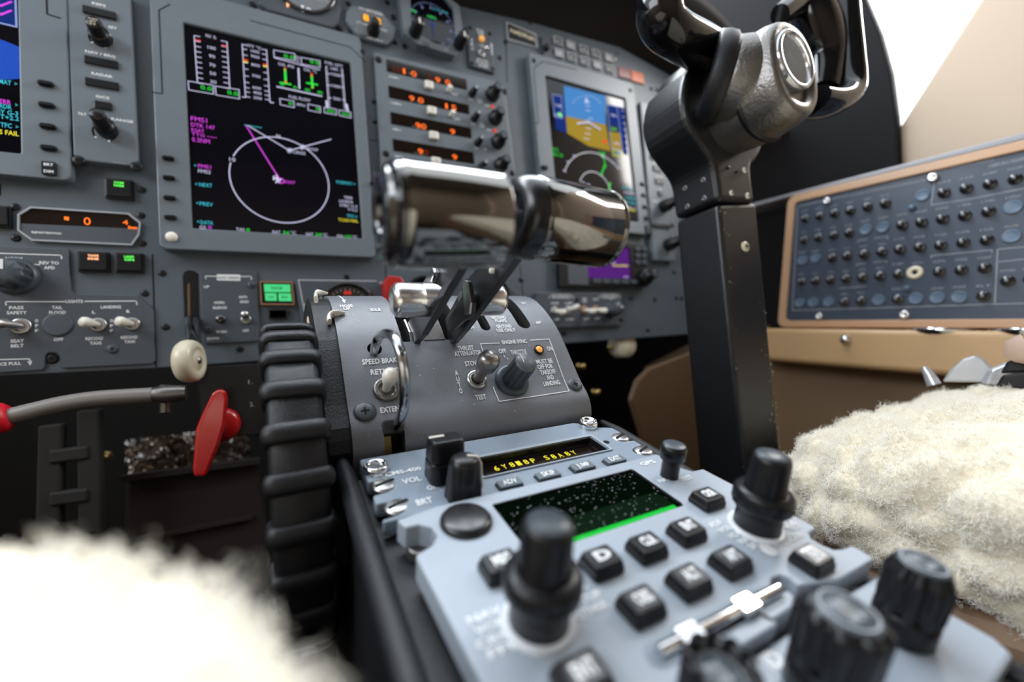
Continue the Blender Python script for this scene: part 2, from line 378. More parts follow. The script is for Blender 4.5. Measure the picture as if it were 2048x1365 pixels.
def frame_unit(root, out, inn, h, m='unit_grey', base=HB, bev=.0012):
    mb = MB(); mb.ring(PF, out, inn, base, h, m); return obj('bezel', mb, root, bevel=bev)
def display_shape(u0, v1, w=.157, hh=.2083, marg=(.021, .0245, .0315, .0195), ch=.014):
    """screen rect + bezel rect of one large display : margins l, r, t, b"""
    l, r, t, b = marg
    scr = rr(u0, v1 - hh, u0 + w, v1, .0015, 4)
    o = rr(u0 - l, v1 - hh - b, u0 + w + r, v1 + t, .006, 4)
    return scr, o
def soft_button(root, fr, w=.0085, hh=.0032, top=.004, name='soft_key', label=None):
    mb = MB(); mb.box(fr, -w / 2, -hh / 2, w / 2, hh / 2, 0, top * .5, 'black_plastic', hh * .45)
    mb.taper(fr, rr(-w / 2 * .95, -hh / 2 * .9, w / 2 * .95, hh / 2 * .9, hh * .4, 3), rr(-w / 2 * .75, -hh / 2 * .5, w / 2 * .75, hh / 2 * .5, hh * .25, 3), top * .5, top, 'black_plastic')
    return obj(name, mb, root)
# ---------------------------------------------------------------- centre display (engine and map page)
HS = .0032                                     # bezel front above the screen plane
mfd = thing('display_unit', 'large centre display showing engine gauges above a green, white and magenta map circle', 'display', (.0785, -.002, -.228), 'large cockpit displays')
scr, out = display_shape(0, 0, marg=(.0255, .0135, .036, .0215))
frame_unit(mfd, out, scr, HS)
mb = MB(); mb.box(PF, -.001, -.2093, .158, .001, -.004, 0, 'screen_black'); scr_o = obj('screen', mb, mfd)
mb = MB()
for a, b in ((D(0, 150), D(735, 345)), (D(735, 345), D(850, 460)), (A(1085, 70), A(1108, 640)), (A(1108, 640), A(1035, 630)), (A(1085, 70), A(1160, 30)), ((740, 280), (757, 283))):
    obj('groove', MB().line(PF, PF.px(a, HS), PF.px(b, HS), .001, HS + .0002, 'black_hole'), mfd)
for y in (318, 357, 397, 436): soft_button(mfd, PF.atp((337 + (y - 318) * .035, y), HS), w=.0095, hh=.0042)
for p in ((748, 205), (750, 245), (745, 368)): soft_button(mfd, PF.atp(p, HS), w=.006, hh=.004)
mb = MB(); mb.lathe(PF.atp(B(1172, 390), HS), [(.0048, -.0005), (.0048, .001), (.004, .0022), (.002, .003), (.0001, .0032)], 'ivory', 20); obj('light_sensor', mb, mfd, label='round white light sensor dome')
obj('screw', screw(PF.atp(D(825, 378), HS), .0028), mfd)
g = MB(); HG = .0004
def c(*p): return PF.px(Cz(*p), HG)
def ln(a, b, w=.001, m='e_white'): g.line(PF, c(*a), c(*b), w * .72, HG, m)
def bx(ps, m='e_white', w=.0007): g.pline(PF, [c(*p) for p in ps], w, HG, m, True)
def tx(s, x, y, wz, m='e_white', hg=.0042, bold=.0): g.tp(PF, s, Cz(x, y), wz * .33708, hg * .82, HG, m, bold)
def lerp(a, b, t): return (a[0] + (b[0] - a[0]) * t, a[1] + (b[1] - a[1]) * t)
def scale(a, b, ts, dx, w=.0011, m='e_white', tw=.001):
    ln(a, b, w, m)
    for t in ts:
        p = lerp(a, b, t); ln(p, (p[0] + dx, p[1] + dx * .2), tw, m)
def fr_(n): return [i / n for i in range(n + 1)]
scale((143, 92), (163, 373), fr_(9), 36); scale((338, 130), (355, 408), fr_(9), -36)
ln((150, 118), (182, 124), .002, 'e_red'); ln((308, 150), (340, 158), .002, 'e_red')
tx('N1 %', 243, 98, 60)
for s, x, y in (('100', 247, 165), ('90', 249, 215), ('70', 251, 267), ('50', 254, 317), ('30', 257, 367)): tx(s, x, y, 48 if len(s) > 2 else 36)
bx(((107, 362), (256, 387), (258, 440), (112, 415))); tx('0.0', 215, 404, 66, 'e_green', .0052)
bx(((268, 392), (410, 414), (412, 468), (273, 445))); tx('0.0', 372, 434, 62, 'e_green', .0052)
scale((428, 142), (448, 460), (.01, .09, .2, .34, .46, .59, .71, .81, .89, .98), 28); ln((448, 460), (425, 456)); scale((572, 175), (593, 488), (.01, .1, .2, .33, .45, .58, .7, .8, .88, .96), -28); ln((593, 488), (616, 492), .0015)
tx('ITT \u00b0C', 500, 160, 82, hg=.004)
for s, x, y in (('1000', 505, 187), ('900', 505, 218), ('800', 508, 268), ('700', 511, 333), ('600', 515, 403), ('400', 518, 433), ('200', 520, 463)): tx(s, x, y, 50, hg=.0037)
ln((432, 232), (462, 240), .002, 'e_red'); ln((432, 246), (462, 252), .002, 'e_yellow'); ln((552, 262), (580, 268), .0018, 'e_red'); ln((552, 272), (580, 278), .002, 'e_yellow')
bx(((615, 178), (740, 200), (742, 243), (618, 220))); tx('0.0', 706, 218, 60, 'e_green', .0052)
bx(((778, 222), (890, 242), (890, 282), (780, 262))); tx('0.0', 858, 251, 55, 'e_green', .005)
tx('N2', 757, 222, 26); tx('%', 757, 244, 18)
ln((618, 224), (890, 297), .0012); ln((762, 285), (768, 408), .0022); ln((632, 395), (903, 453), .0018)
tx('OIL PSI', 688, 269, 92, hg=.004); tx('OIL \u00b0C', 832, 300, 78, hg=.004)
for x0, y0, x1, y1, cy in ((682, 290, 687, 375, 376), (840, 322, 846, 405, 378)):
    ln((x0, y0), (x1, y1), .003, 'e_green'); ln((x0, y0 - 6), (x0 + 1, y0 + 14), .003, 'e_red'); ln((x0 - 32, cy - 5), (x0 + 38, cy + 7), .0022, 'e_green')
ln((686, 360), (687, 378), .003, 'e_red'); ln((845, 392), (846, 406), .003, 'e_yellow')
tx('0', 666, 383, 20, 'e_green'); tx('0', 742, 400, 20, 'e_green'); tx('40', 815, 415, 32, 'e_green'); tx('40', 889, 430, 32, 'e_green')
tx('FUEL QTY', 973, 263, 105, hg=.004); tx('LBS', 975, 290, 40, hg=.0038)
scale((925, 275), (942, 515), fr_(16), 12, tw=.0007); scale((1022, 292), (1042, 530), fr_(16), -12, tw=.0007)
for s, x, y in (('1500', 983, 325), ('1000', 985, 393), ('500', 990, 468)):
    tx(s, x, y, 52 if len(s) > 3 else 40); ln((x - 50, y - 7), (x - 32, y - 4), .0012); ln((x + 32, y + 4), (x + 48, y + 7), .0012)
ln((928, 478), (932, 520), .003); ln((1047, 498), (1055, 542), .003)
bx(((915, 518), (987, 530), (989, 564), (916, 550))); tx('300', 953, 541, 48, 'e_green'); bx(((1003, 534), (1072, 548), (1074, 582), (1005, 567))); tx('300', 1042, 560, 48, 'e_green')
tx('FUEL FLOW', 770, 466, 125, hg=.0042); bx(((652, 466), (735, 482), (737, 520), (655, 503))); tx('0', 715, 496, 22, 'e_green'); bx(((818, 499), (892, 514), (893, 550), (820, 535))); tx('0', 877, 527, 22, 'e_green'); tx('PPH', 777, 505, 46, hg=.0038)
tx('FMS1', 172, 591, 95, 'e_magenta', .0058); tx('DTK 147', 196, 630, 140, 'e_magenta', .005); tx('KSAT', 165, 656, 76, 'e_magenta', .0044); tx('TTG --:--', 204, 686, 150, 'e_magenta', .004); tx('0.3NM', 184, 715, 105, 'e_magenta', .0055)
tx('FMS1', 205, 870, 76, 'e_magenta', .0048); tx('<', 149, 863, 14, 'e_cyan'); tx('FMS2', 204, 900, 74, hg=.0044)
for s, y, wz in (('NEXT', 980, 76), ('PREV', 1093, 78), ('DATA', 1203, 74)): tx(s, 212 + (y - 980) * .03, y, wz, 'e_cyan', .0048); tx('<', 156 + (y - 980) * .05, y - 6, 14, 'e_cyan')
tx('GS', 194, 1231, 38); tx('0', 237, 1231, 22, 'e_magenta'); tx('TAS', 417, 1244, 50); tx('0', 463, 1246, 20, 'e_green')
tx('RAT', 632, 1260, 46); tx('34', 688, 1262, 36, 'e_green'); tx('\u00b0C', 731, 1264, 32); tx('SAT', 828, 1272, 44); tx('34', 880, 1274, 34, 'e_green'); tx('\u00b0C', 918, 1277, 32); tx('ISA', 1010, 1284, 36); tx('+20', 1053, 1286, 42, 'e_green'); tx('\u00b0C', 1095, 1289, 30)
tx('FORMAT', 1035, 967, 92, 'e_cyan', .0045); tx('>', 1094, 974, 12, 'e_cyan'); tx('TERR', 1058, 1055, 52, hg=.0038); tx('LX/RDR', 1045, 1078, 82, hg=.0038); tx('STBY G-3', 1059, 1103, 102, hg=.0038); tx('T+2.2', 1083, 1127, 56, hg=.0038)
tx('TFC', 1072, 1164, 46, 'e_cyan', .0042); tx('>', 1106, 1168, 12, 'e_cyan'); tx('TCAS FAIL', 1058, 1190, 116, 'e_yellow', .0042)
cc, cr = (.0786, -.14915), .04645
g.pline(PF, arc(*cc, cr, 0, 360, 72), .001, HG, 'e_white', True); 
def patch(fr, x, y, w, hh, h, m='screen_black'):
    q = c(x, y); g.face(fr, [(q[0] - w, q[1] - hh), (q[0] + w, q[1] - hh), (q[0] + w, q[1] + hh), (q[0] - w, q[1] + hh)], h, m)
patch(PF, 370, 828, .005, .0035, HG + .0001); HG2 = HG; HG = .0006; tx('10', 370, 828, 36, hg=.005); HG = HG2
tx('N', 642, 688, 22, hg=.0042)
ln((450, 625), (650, 945), .0014, 'e_magenta'); ln((460, 625), (708, 775), .0013); ln((708, 775), (957, 708), .0013); ln((440, 623), (545, 640), .0014, 'e_dimcyan')
for x, y in ((710, 775), (785, 755)):
    for k in range(4): ln((x - 17 * math.cos(k * .785), y - 17 * math.sin(k * .785)), (x + 17 * math.cos(k * .785), y + 17 * math.sin(k * .785)), .0009)
tx('CRISS', 766, 788, 75, hg=.004); tx('TROOP', 842, 767, 72, hg=.004); tx('KSAT', 712, 963, 62, 'e_magenta', .004)
for a, b, w_ in (((612, 938), (662, 948), .0028), ((632, 918), (650, 968), .0028), ((640, 945), (628, 968), .002), ((617, 925), (614, 950), .0018)): ln(a, b, w_)
g.pline(PF, [Vector(c(660, 955)) + Vector((.0026 * math.cos(a * .785), .0026 * math.sin(a * .785))) for a in range(8)], .0009, HG, 'e_magenta', True)
obj('display_graphics', g, scr_o, label='lit engine, map and menu symbols')

# ---------------------------------------------------------------- left display, only its right side is in view
lfd = thing('display_unit', 'large display at the left edge of the photo with a blue picture', 'display', (-.19, -.002, -.18), 'large cockpit displays')
uR, vB = PF.px(A(155, 1060), 0); U0 = uR - .157; V1 = vB + .2083
scr = rr(U0, vB, uR, V1, .0015, 4); e1 = PF.px(A(488, 1235), HS)
frame_unit(lfd, rr(U0 - .02, e1[1], e1[0], V1 + .036, .006, 4), scr, HS)
mb = MB(); mb.box(PF, U0 - .001, vB - .001, uR + .001, V1 + .001, -.004, 0, 'screen_black'); scr_o = obj('screen', mb, lfd)
g = MB()
def c(*p): return PF.px(A(*p), HG)
def tx(s, x, y, wz, m='e_white', hg=.0042, bold=.01): g.tp(PF, s, A(x, y), wz * .2931, hg * .78, HG, m, bold)
g.face(PF, [c(-200, -60), c(100, -60), c(108, 178), c(-200, 105)], HG, 'e_navy'); g.pline(PF, [c(-200, 110), c(113, 184), c(104, -60)], .0014, HG + .0001, 'e_border')
q = c(40, 412); g.face(PF, arc(q[0] - .02, q[1], .041, 0, 360, 40, .0195), HG, 'e_blue')
for y in (22, 82): g.pline(PF, [c(-40, y + 10), c(8, y + 18), c(75, y - 8)], .0016, HG + .0002, 'e_magenta'); tx('<', 5, y + 10, 30, 'e_white')
tx('MAT', 35, 560, 84, 'e_cyan', .0052); tx('>', 108, 572, 18, 'e_cyan'); tx('TERR', 20, 692, 110, 'e_magenta', .005); tx('>', 112, 716, 18, 'e_cyan'); tx('LX/RDR', 5, 722, 150, 'e_cyan', .005)
tx('STBY G-3', 22, 763, 205, 'e_cyan', .005); tx('T+2.2', 65, 803, 128, 'e_cyan', .005); tx('TFC', 42, 855, 78, 'e_cyan', .0052); tx('>', 116, 866, 18, 'e_cyan'); tx('TCAS FAIL', 10, 900, 240, 'e_yellow', .0052)
obj('display_graphics', g, scr_o, label='lit blue picture and menu words')
for y in (577, 723, 868, 1015): soft_button(lfd, PF.atp(A(316 + (y - 577) * .045, y), HS), w=.0105, hh=.0048)
mb = MB(); f0 = PF.atp(A(340, 1155), HS); mb.box(f0, -.0045, -.0058, .0045, .0058, 0, .0022, 'black_plastic', .001); mb.text(f0, 'BRT', 0, .003, .006, .0024, .0025, 'white_print'); mb.text(f0, 'DIM', 0, -.003, .006, .0024, .0025, 'white_print'); obj('rocker_key', mb, lfd)
mb = MB(); 
for a, b in ((A(318, -20), A(322, 97)), (A(322, 97), A(415, 125))): obj('groove', MB().line(PF, PF.px(a, HS), PF.px(b, HS), .0012, HS + .0002, 'black_hole'), lfd)

# ---------------------------------------------------------------- right display (attitude page)
rfd = thing('display_unit', 'large right display with blue sky over brown ground and compass arcs, beyond the throttle levers', 'display', (.51, -.002, -.21), 'large cockpit displays')
OU, OV = .157 * 2.7518, .157 * .3508
scr, out = display_shape(OU, OV, marg=(.0255, .0225, .03, .0195)); frame_unit(rfd, out, scr, HS)
mb = MB(); mb.box(PF, OU - .001, OV - .2093, OU + .158, OV + .001, -.004, 0, 'screen_black'); scr_o = obj('screen', mb, rfd)
g = MB()
def c(*p): return PF.px(E(*p), HG)
def ln(a, b, w=.0012, m='e_white', dh=.0002): g.line(PF, c(*a), c(*b), w, HG + dh, m)
def tx(s, x, y, wz, m='e_white', hg=.005, bold=.0): g.tp(PF, s, E(x, y), wz * .5128, hg, HG + .0003, m, bold)
def fc(ps, m, dh=0): g.face(PF, [c(*p) for p in ps], HG + dh, m)
fc(((248, 334), (412, 374), (413, 487), (255, 452)), 'e_sky'); fc(((255, 452), (413, 487), (418, 515), (432, 590), (345, 570), (262, 520)), 'e_ground')
fc(((203, 366), (250, 377), (262, 500), (262, 520), (218, 505)), 'e_navy'); fc(((418, 405), (455, 414), (466, 495), (470, 520), (425, 512)), 'e_navy'); fc(((425, 512), (470, 520), (476, 587), (433, 578)), 'e_ground'); fc(((458, 415), (485, 421), (498, 605), (482, 600), (472, 560)), 'e_navy')
for ps in (((205, 368), (240, 376), (243, 462), (212, 455)), ((418, 408), (457, 417), (477, 587), (433, 578))): g.pline(PF, [c(*p) for p in ps], .0012, HG + .0002, 'e_border', True)
for k in range(5): ln((325 + k * 5, 440 - 20 * k + 100), (350 + k * 3, 444 - 20 * k + 100), .0011)
for y in (395, 412, 430, 470): ln((333, y), (352, y + 4), .001)
ln((300, 482), (345, 478), .0025); ln((345, 478), (392, 506), .0025); ln((310, 488), (345, 484), .0018, 'black_hole', .0003); ln((345, 484), (385, 507), .0018, 'black_hole', .0003)
fc(((336, 378), (345, 403), (329, 400)), 'e_white', .0003)
for k in range(9):
    a = math.radians(-60 + 15 * k); ln((337 + 55 * math.sin(a), 425 - 48 * math.cos(a)), (337 + 62 * math.sin(a), 425 - 55 * math.cos(a)), .001)
fc(((400, 545), (414, 548), (415, 560), (401, 557)), 'e_red', .0003); ln((228, 440), (240, 455), .004, 'e_lime'); ln((415, 445), (426, 550), .0035, 'black_hole', .0001)
fc(((430, 488), (458, 494), (460, 518), (432, 512)), 'black_hole', .0003); tx('200', 445, 503, 24, 'e_lime'); tx('GS', 458, 597, 22, 'e_cyan'); g.pline(PF, [c(438, 583), c(472, 590), c(473, 612), c(441, 606)], .0012, HG + .0003, 'e_yellow', True)
for k in range(7): ln((474 + k * 2.5, 430 + k * 25), (484 + k * 2.2, 433 + k * 25), .001)
for s, x, y in (('140', 228, 412), ('160', 225, 448), ('400', 443, 450), ('000', 455, 560)): tx(s, x, y, 22)
tx('LOC2', 212, 582, 30, 'e_green'); tx('HDG 120', 222, 603, 44, 'e_green'); 
# compass arcs
def arc3(p1, p2, p3, w, m, n=28):
    a, b, d = Vector(c(*p1)), Vector(c(*p2)), Vector(c(*p3))
    D_ = 2 * (a.x * (b.y - d.y) + b.x * (d.y - a.y) + d.x * (a.y - b.y))
    ux = (a.dot(a) * (b.y - d.y) + b.dot(b) * (d.y - a.y) + d.dot(d) * (a.y - b.y)) / D_; uy = (a.dot(a) * (d.x - b.x) + b.dot(b) * (a.x - d.x) + d.dot(d) * (b.x - a.x)) / D_
    r = math.hypot(a.x - ux, a.y - uy); t0 = math.atan2(a.y - uy, a.x - ux); t1 = math.atan2(d.y - uy, d.x - ux)
    if t1 > t0: t0 += 2 * math.pi
    g.pline(PF, [(ux + r * math.cos(t0 + (t1 - t0) * i / n), uy + r * math.sin(t0 + (t1 - t0) * i / n)) for i in range(n + 1)], w, HG + .0002, m)
arc3((252, 668), (330, 596), (462, 658), .0011, 'e_bright'); arc3((312, 708), (355, 670), (430, 745), .0011, 'e_bright')
for x, y in ((252, 668), (266, 632), (290, 608), (400, 612), (440, 635), (462, 658), (325, 712), (345, 720)): ln((x - 6, y - 3), (x + 6, y + 3), .0014)
ln((402, 600), (412, 655), .0014, 'e_green'); ln((410, 640), (394, 685), .002, 'e_green'); ln((430, 712), (424, 745), .0022, 'e_green'); tx('120', 398, 598, 24, 'e_green')
for i, s in enumerate(('FORMAT', 'TERR', 'LX/RDR', 'STBY', 'G-3')): tx(s, 500 + i * 4, 735 + i * 19, 44, 'e_cyan' if i in (0, 2, 3) else 'e_white', .0045)
tx('TCAS FAIL', 505, 818, 46, 'e_yellow', .005)
obj('display_graphics', g, scr_o, label='lit attitude, tape and compass symbols')
for p in ((555, 718), (560, 762), (565, 808), (570, 852)): soft_button(rfd, PF.atp(E(*p), HS), w=.0095, hh=.0055)
mb = MB(); f0 = PF.atp(E(574, 896), HS); mb.box(f0, -.0045, -.007, .0045, .007, 0, .0022, 'black_plastic', .001); mb.box(f0, -.003, .001, .003, .005, .0022, .0026, 'grey_knob'); mb.box(f0, -.003, -.005, .003, -.001, .0022, .0026, 'grey_knob'); obj('rocker_key', mb, rfd)
soft_button(rfd, PF.atp(E(172, 655), HS), w=.011, hh=.006)
mb = MB()
for a, b in ((E(133, 300), E(150, 480)), (E(150, 480), E(130, 483)), (E(133, 265), E(165, 240)), (E(133, 300), E(133, 265)), (E(165, 240), E(300, 272)), (E(545, 430), E(550, 570))): obj('groove', MB().line(PF, PF.px(a, HS), PF.px(b, HS), .0011, HS + .0002, 'black_hole'), rfd)
obj('screw', screw(PF.atp(E(133, 237), HS), .0035), rfd); obj('screw', screw(PF.atp(E(508, 353), HS), .0035), rfd)
# ================================================================ smaller units on the instrument panel
def knob(root, fr, prof, m='black_plastic', name='knob', n=28, flute=None, label=None, cap=None, capm='grey_knob', mark=None):
    mb = MB(); mb.lathe(fr, prof, m, n, flute)
    if cap: mb.lathe(fr, [(cap, prof[-1][1]), (cap, prof[-1][1] + .0003), (cap * .9, prof[-1][1] + .0004)], capm, n)
    if mark:
        a, r0, r1, wd = mark; h = prof[-1][1] + .0006
        mb.line(fr, (r0 * math.cos(a), r0 * math.sin(a)), (r1 * math.cos(a), r1 * math.sin(a)), wd, h, 'white_print')
    return obj(name, mb, root, label=label)
def toggle(root, fr, d, L=.014, r=.0026, m='ivory', collar=.0052, name='toggle_switch', colm='steel', tipr=None):
    """bat handle toggle ; d = lean direction in (u, v) ; one part with its bat as a sub-part"""
    mb = MB(); mb.lathe(fr, [(collar, 0), (collar, .0016), (collar * .86, .0022), (collar * .6, .0022), (collar * .55, .0006)], colm, 18); base = obj(name, mb, root)
    ax = (fr.U * d[0] + fr.V * d[1] + fr.N).normalized(); p0 = fr.W(0, 0, .0005); tr = tipr or r
    ps = [p0 + ax * L * t for t in (0, .25, .5, .75, .9, .97, 1)]; rs = [r * .55, r * .7, r * .95, tr * 1.1, tr * 1.0, tr * .7, tr * .2]
    mb = MB(); mb.tube(ps, rs, m, 14); obj('bat_handle', mb, base)
    return base
# ---- left display control panel
H2 = .002
dcp = thing('display_control_panel', 'narrow grey panel with two black knobs and blank keys between the left and centre displays', 'control panel', (-.062, -.004, -.16), 'display control panels')
mb = MB(); mb.prism(PF, [PF.px(p, H2) for p in (A(430, -60), A(455, 0), A(500, 1060), A(575, 1095), A(890, 1130), A(945, 1100), A(890, 0), A(885, -60))], HB, H2, 'unit_grey'); obj('faceplate', mb, dcp, bevel=.0012)
def key_rect(root, fr0, zf, cx, cy, w_, h_, H, m='black_plastic', t=.0022, name='key'):
    f = fr0.atp(zf(cx, cy), H); mb = MB(); mb.box(f, -w_ / 2, -h_ / 2, w_ / 2, h_ / 2, 0, t, m); return obj(name, mb, root, bevel=.0005)
for x, y, w_ in ((682, 92, .0235), (695, 430, .0235), (700, 578, .0235), (708, 725, .0120)): key_rect(dcp, PF, A, x, y, w_, .0068, H2, name='blank_key')
mb = MB()
for s, x, y, wz in (('REFS', 675, 30, 95), ('SET', 768, 188, 60), ('NAV / BRG', 685, 368, 205), ('RADAR', 697, 512, 145), ('GCS', 700, 663, 95), ('TILT', 560, 778, 60), ('RANGE', 835, 822, 150)): mb.tp(PF, s, A(x, y), wz * .2931, .0024, H2 + .0002, 'white_print')
for x, y in ((690, 265), (715, 905)):
    q = PF.px(A(x, y), H2); mb.pline(PF, arc(q[0], q[1], .0082, -70, 40, 10), .0016, H2 + .0002, 'white_print'); mb.pline(PF, arc(q[0], q[1], .0082, 150, 220, 8), .0016, H2 + .0002, 'white_print')
obj('lettering', mb, dcp)
f = PF.atp(A(695, 270), H2)
k = knob(dcp, f, [(.0075, 0), (.0075, .009), (.0068, .0095), (.0058, .010), (.0058, .021), (.0052, .022), (.001, .0222)], name='dual_knob')
mb = MB()
for i, s in enumerate(('PUSH', 'SET', 'ST')): mb.text(f, s, 0, .0024 - .0024 * i, .006 if i < 1 else .0045, .0015, .0225, 'cream')
obj('knob_lettering', mb, k)
knob(dcp, PF.atp(A(735, 895), H2), [(.0078, 0), (.0078, .010), (.0066, .0115), (.0056, .012), (.0056, .027), (.005, .0282), (.001, .0284)], name='dual_knob')
obj('screw', screw(PF.atp(A(535, 1095), H2), .0045), dcp); obj('screw', screw(PF.atp(A(930, 1138), H2), .0045), dcp)
mb = MB(); mb.tp(PF, 'DISPLAY', A(815, 1113), 90 * .2931, .0012, H2 + .0002, 'dim_print'); obj('small_lettering', mb, dcp)
# ---- lit push switches
def lit_switch(pc, w_, h_, m, words, label, depth=.006):
    f = PF.atp(pc, HB); r = thing('illuminated_push_switch', label, 'switch', f.O, 'square black push switches with lit legends')
    mb = MB(); mb.box(f, -w_ / 2, -h_ / 2, w_ / 2, h_ / 2, 0, .004, 'black_plastic'); obj('housing', mb, r, bevel=.0006)
    mb = MB(); mb.box(f, -w_ * .43, -h_ * .42, w_ * .43, h_ * .42, .004, depth, 'black_plastic'); cp = obj('cap', mb, r, bevel=.0005)
    mb = MB()
    for i, s in enumerate(words): mb.text(f, s, w_ * .02, h_ * .26 - i * h_ * .15, w_ * .34, h_ * .11, depth + .0002, m, .04)
    if words: obj('lit_legend', mb, cp)
    return r
lit_switch(B(822, 72), .0205, .0185, 'e_lime', ('COM', 'NORM'), 'black push switch with small green legend, just below the narrow control panel')
lit_switch(B(650, 566), .0215, .0185, 'e_warm', ('TAWS', 'INHIB'), 'black push switch with a peach orange legend below the orange digit window')
lit_switch(B(892, 572), .0205, .0185, 'e_lime', ('LAND', 'ON'), 'black push switch with green legend, right neighbour of the orange one')
lit_switch(B(-35, 255), .0215, .0185, 'e_lime', (), 'black push switch half cut off by the left edge of the photo')
# ---- frequency window
clk = thing('digit_readout', 'octagonal window with a light grey rim and three orange characters, left of the centre display', 'readout', PF.W(*PF.px(B(540, 440), HB), HB))
oc = [B(205, 180), B(880, 225), B(962, 290), B(950, 378), B(900, 447), B(215, 415), B(116, 345), B(116, 235)]; oi = [B(212, 192), B(872, 235), B(948, 296), B(938, 370), B(892, 436), B(222, 404), B(130, 340), B(130, 240)]
mb = MB(); mb.ring(PF, [PF.px(p, -.005) for p in oc], [PF.px(p, -.005) for p in oi], HB, -.005, 'dim_print'); obj('rim', mb, clk)
mb = MB(); mb.prism(PF, [PF.px(p, -.007) for p in oi], HB, -.0068, 'display_window')
lo = [B(145, 298), B(940, 335), B(938, 370), B(892, 436), B(222, 404), B(135, 345)]; mb.prism(PF, [PF.px(p, -.0064) for p in lo], -.0068, -.0062, 'plate_grey'); wn = obj('window', mb, clk)
mb = MB(); hh = -.0064
for s, x, y, wz, hg in (('0', 595, 282, 48, .0072), ('4', 855, 290, 38, .0045)): mb.tp(PF, s, B(x, y), wz * .293, hg, hh, 'e_orange', .0)
q = PF.px(B(455, 262), hh); mb.face(PF, [(q[0] - .0016, q[1] - .0014), (q[0] + .0012, q[1] - .002), (q[0] + .0016, q[1] + .0012), (q[0] - .0016, q[1] + .0014)], hh, 'e_orange')
mb.tp(PF, '5mm', B(905, 325), 62 * .293, .0026, -.0058, 'e_orange', .05); obj('lit_digits', mb, wn)
mb = MB(); mb.tp(PF, 'REMOTE/SYNC', B(320, 362), 205 * .293, .0018, -.0058, 'white_print'); obj('lettering', mb, clk)
for p in ((105, 185), (108, 397), (962, 243), (970, 434)): obj('screw', screw(PF.atp(B(*p), HB), .0032), clk)
# ---- lights switch panel
HL = -.0055
lp = thing('switch_panel', 'lower left grey lights switch panel with two white toggles and a round blank plug', 'switch panel', PF.W(*PF.px(B(500, 1290), HB), HB), 'switch panels')
pp = [B(-400, 450), B(0, 455), B(462, 468), B(470, 480), B(488, 755), B(510, 778), B(935, 790), B(1050, 885), B(1062, 1235), B(1040, 1255), B(425, 1287), B(412, 1275), B(410, 1205), B(385, 1180), B(330, 1180), B(308, 1205), B(305, 1280), B(290, 1298), B(-400, 1345)]
mb = MB(); mb.prism(PF, [PF.px(p, HL) for p in pp], HB, HL, 'plate_grey'); obj('faceplate', mb, lp, bevel=.0006)
mb = MB()
def t2(s, x, y, wz, hg=.0026): mb.tp(PF, s, B(x, y), wz * .293, hg, HL + .0002, 'white_print')
for s, x, y, wz in (('NORM', 95, 538, 115), ('REV TO', 335, 567, 135), ('AFD', 337, 600, 75), ('LIGHTS', 507, 830, 120), ('PASS', 112, 873, 100), ('SAFETY', 115, 907, 138), ('TAIL', 390, 872, 72), ('FLOOD', 393, 905, 115), ('LANDING', 757, 868, 138), ('L', 640, 903, 22), ('R', 875, 898, 24),
                    ('OFF', 399, 1090, 66), ('SEAT', 118, 1100, 92), ('BELT', 118, 1133, 88), ('RECOG/', 645, 1083, 122), ('TAXI', 652, 1115, 78), ('RECOG/', 883, 1075, 116), ('TAXI', 885, 1105, 72), ('ANTI-ICE PULL', 15, 1258, 260)): t2(s, x, y, wz)
for x in (250, 762):
    for i, ch in enumerate('OFF'): t2(ch, x, 962 + i * 34, 22, .0024)
def bl(*ps, w_=.0008): mb.pline(PF, [PF.px(B(*p), HL) for p in ps], w_, HL + .0002, 'white_print')
bl((42, 855), (38, 832), (440, 832)); bl((580, 830), (932, 828), (935, 852)); bl((-60, 500), (418, 515), (422, 538)); bl((205, 590), (225, 578), (270, 580)); bl((0, 1228), (205, 1223), (205, 1245))
mb.face(PF, [PF.px(B(*p), HL) for p in ((188, 1240), (222, 1238), (207, 1268))], HL + .0002, 'white_print'); obj('lettering', mb, lp)
f = PF.atp(B(105, 660), HL); rk = MB(); rk.lathe(f, [(.0155, 0), (.0155, .002), (.0135, .0045), (.0128, .005)], 'grey_knob', 36); rk.lathe(f, [(.0125, .005), (.0118, .016), (.0105, .0178), (.002, .018)], 'grey_knob', 36, (10, .0022, .0105))
rk.line(f.at(0, 0, 0, rot=0), (-.001, .002), (-.001, .010), .002, .0184, 'white_print'); obj('rotary_knob', rk, lp)
mb = MB(); mb.lathe(PF.atp(B(395, 990), HL), [(.0098, 0), (.0098, .0008), (.009, .0012), (.008, .0012), (.001, .0014)], 'plate_grey', 30); obj('blank_plug', mb, lp)
toggle(lp, PF.atp(B(145, 1000), HL), (-.85, .08), .021, .0050, 'satin_steel', .0068)
toggle(lp, PF.atp(B(672, 990), HL), (-.6, .12), .0150, .0042, 'ivory', .0062)
toggle(lp, PF.atp(B(903, 985), HL), (-.55, .1), .0150, .0042, 'ivory', .0060)
obj('screw', screw(PF.atp(B(768, 1155), HL), .0042, 'plate_grey'), lp); obj('screw', screw(PF.atp(B(355, 1222), HB), .0045), panel)
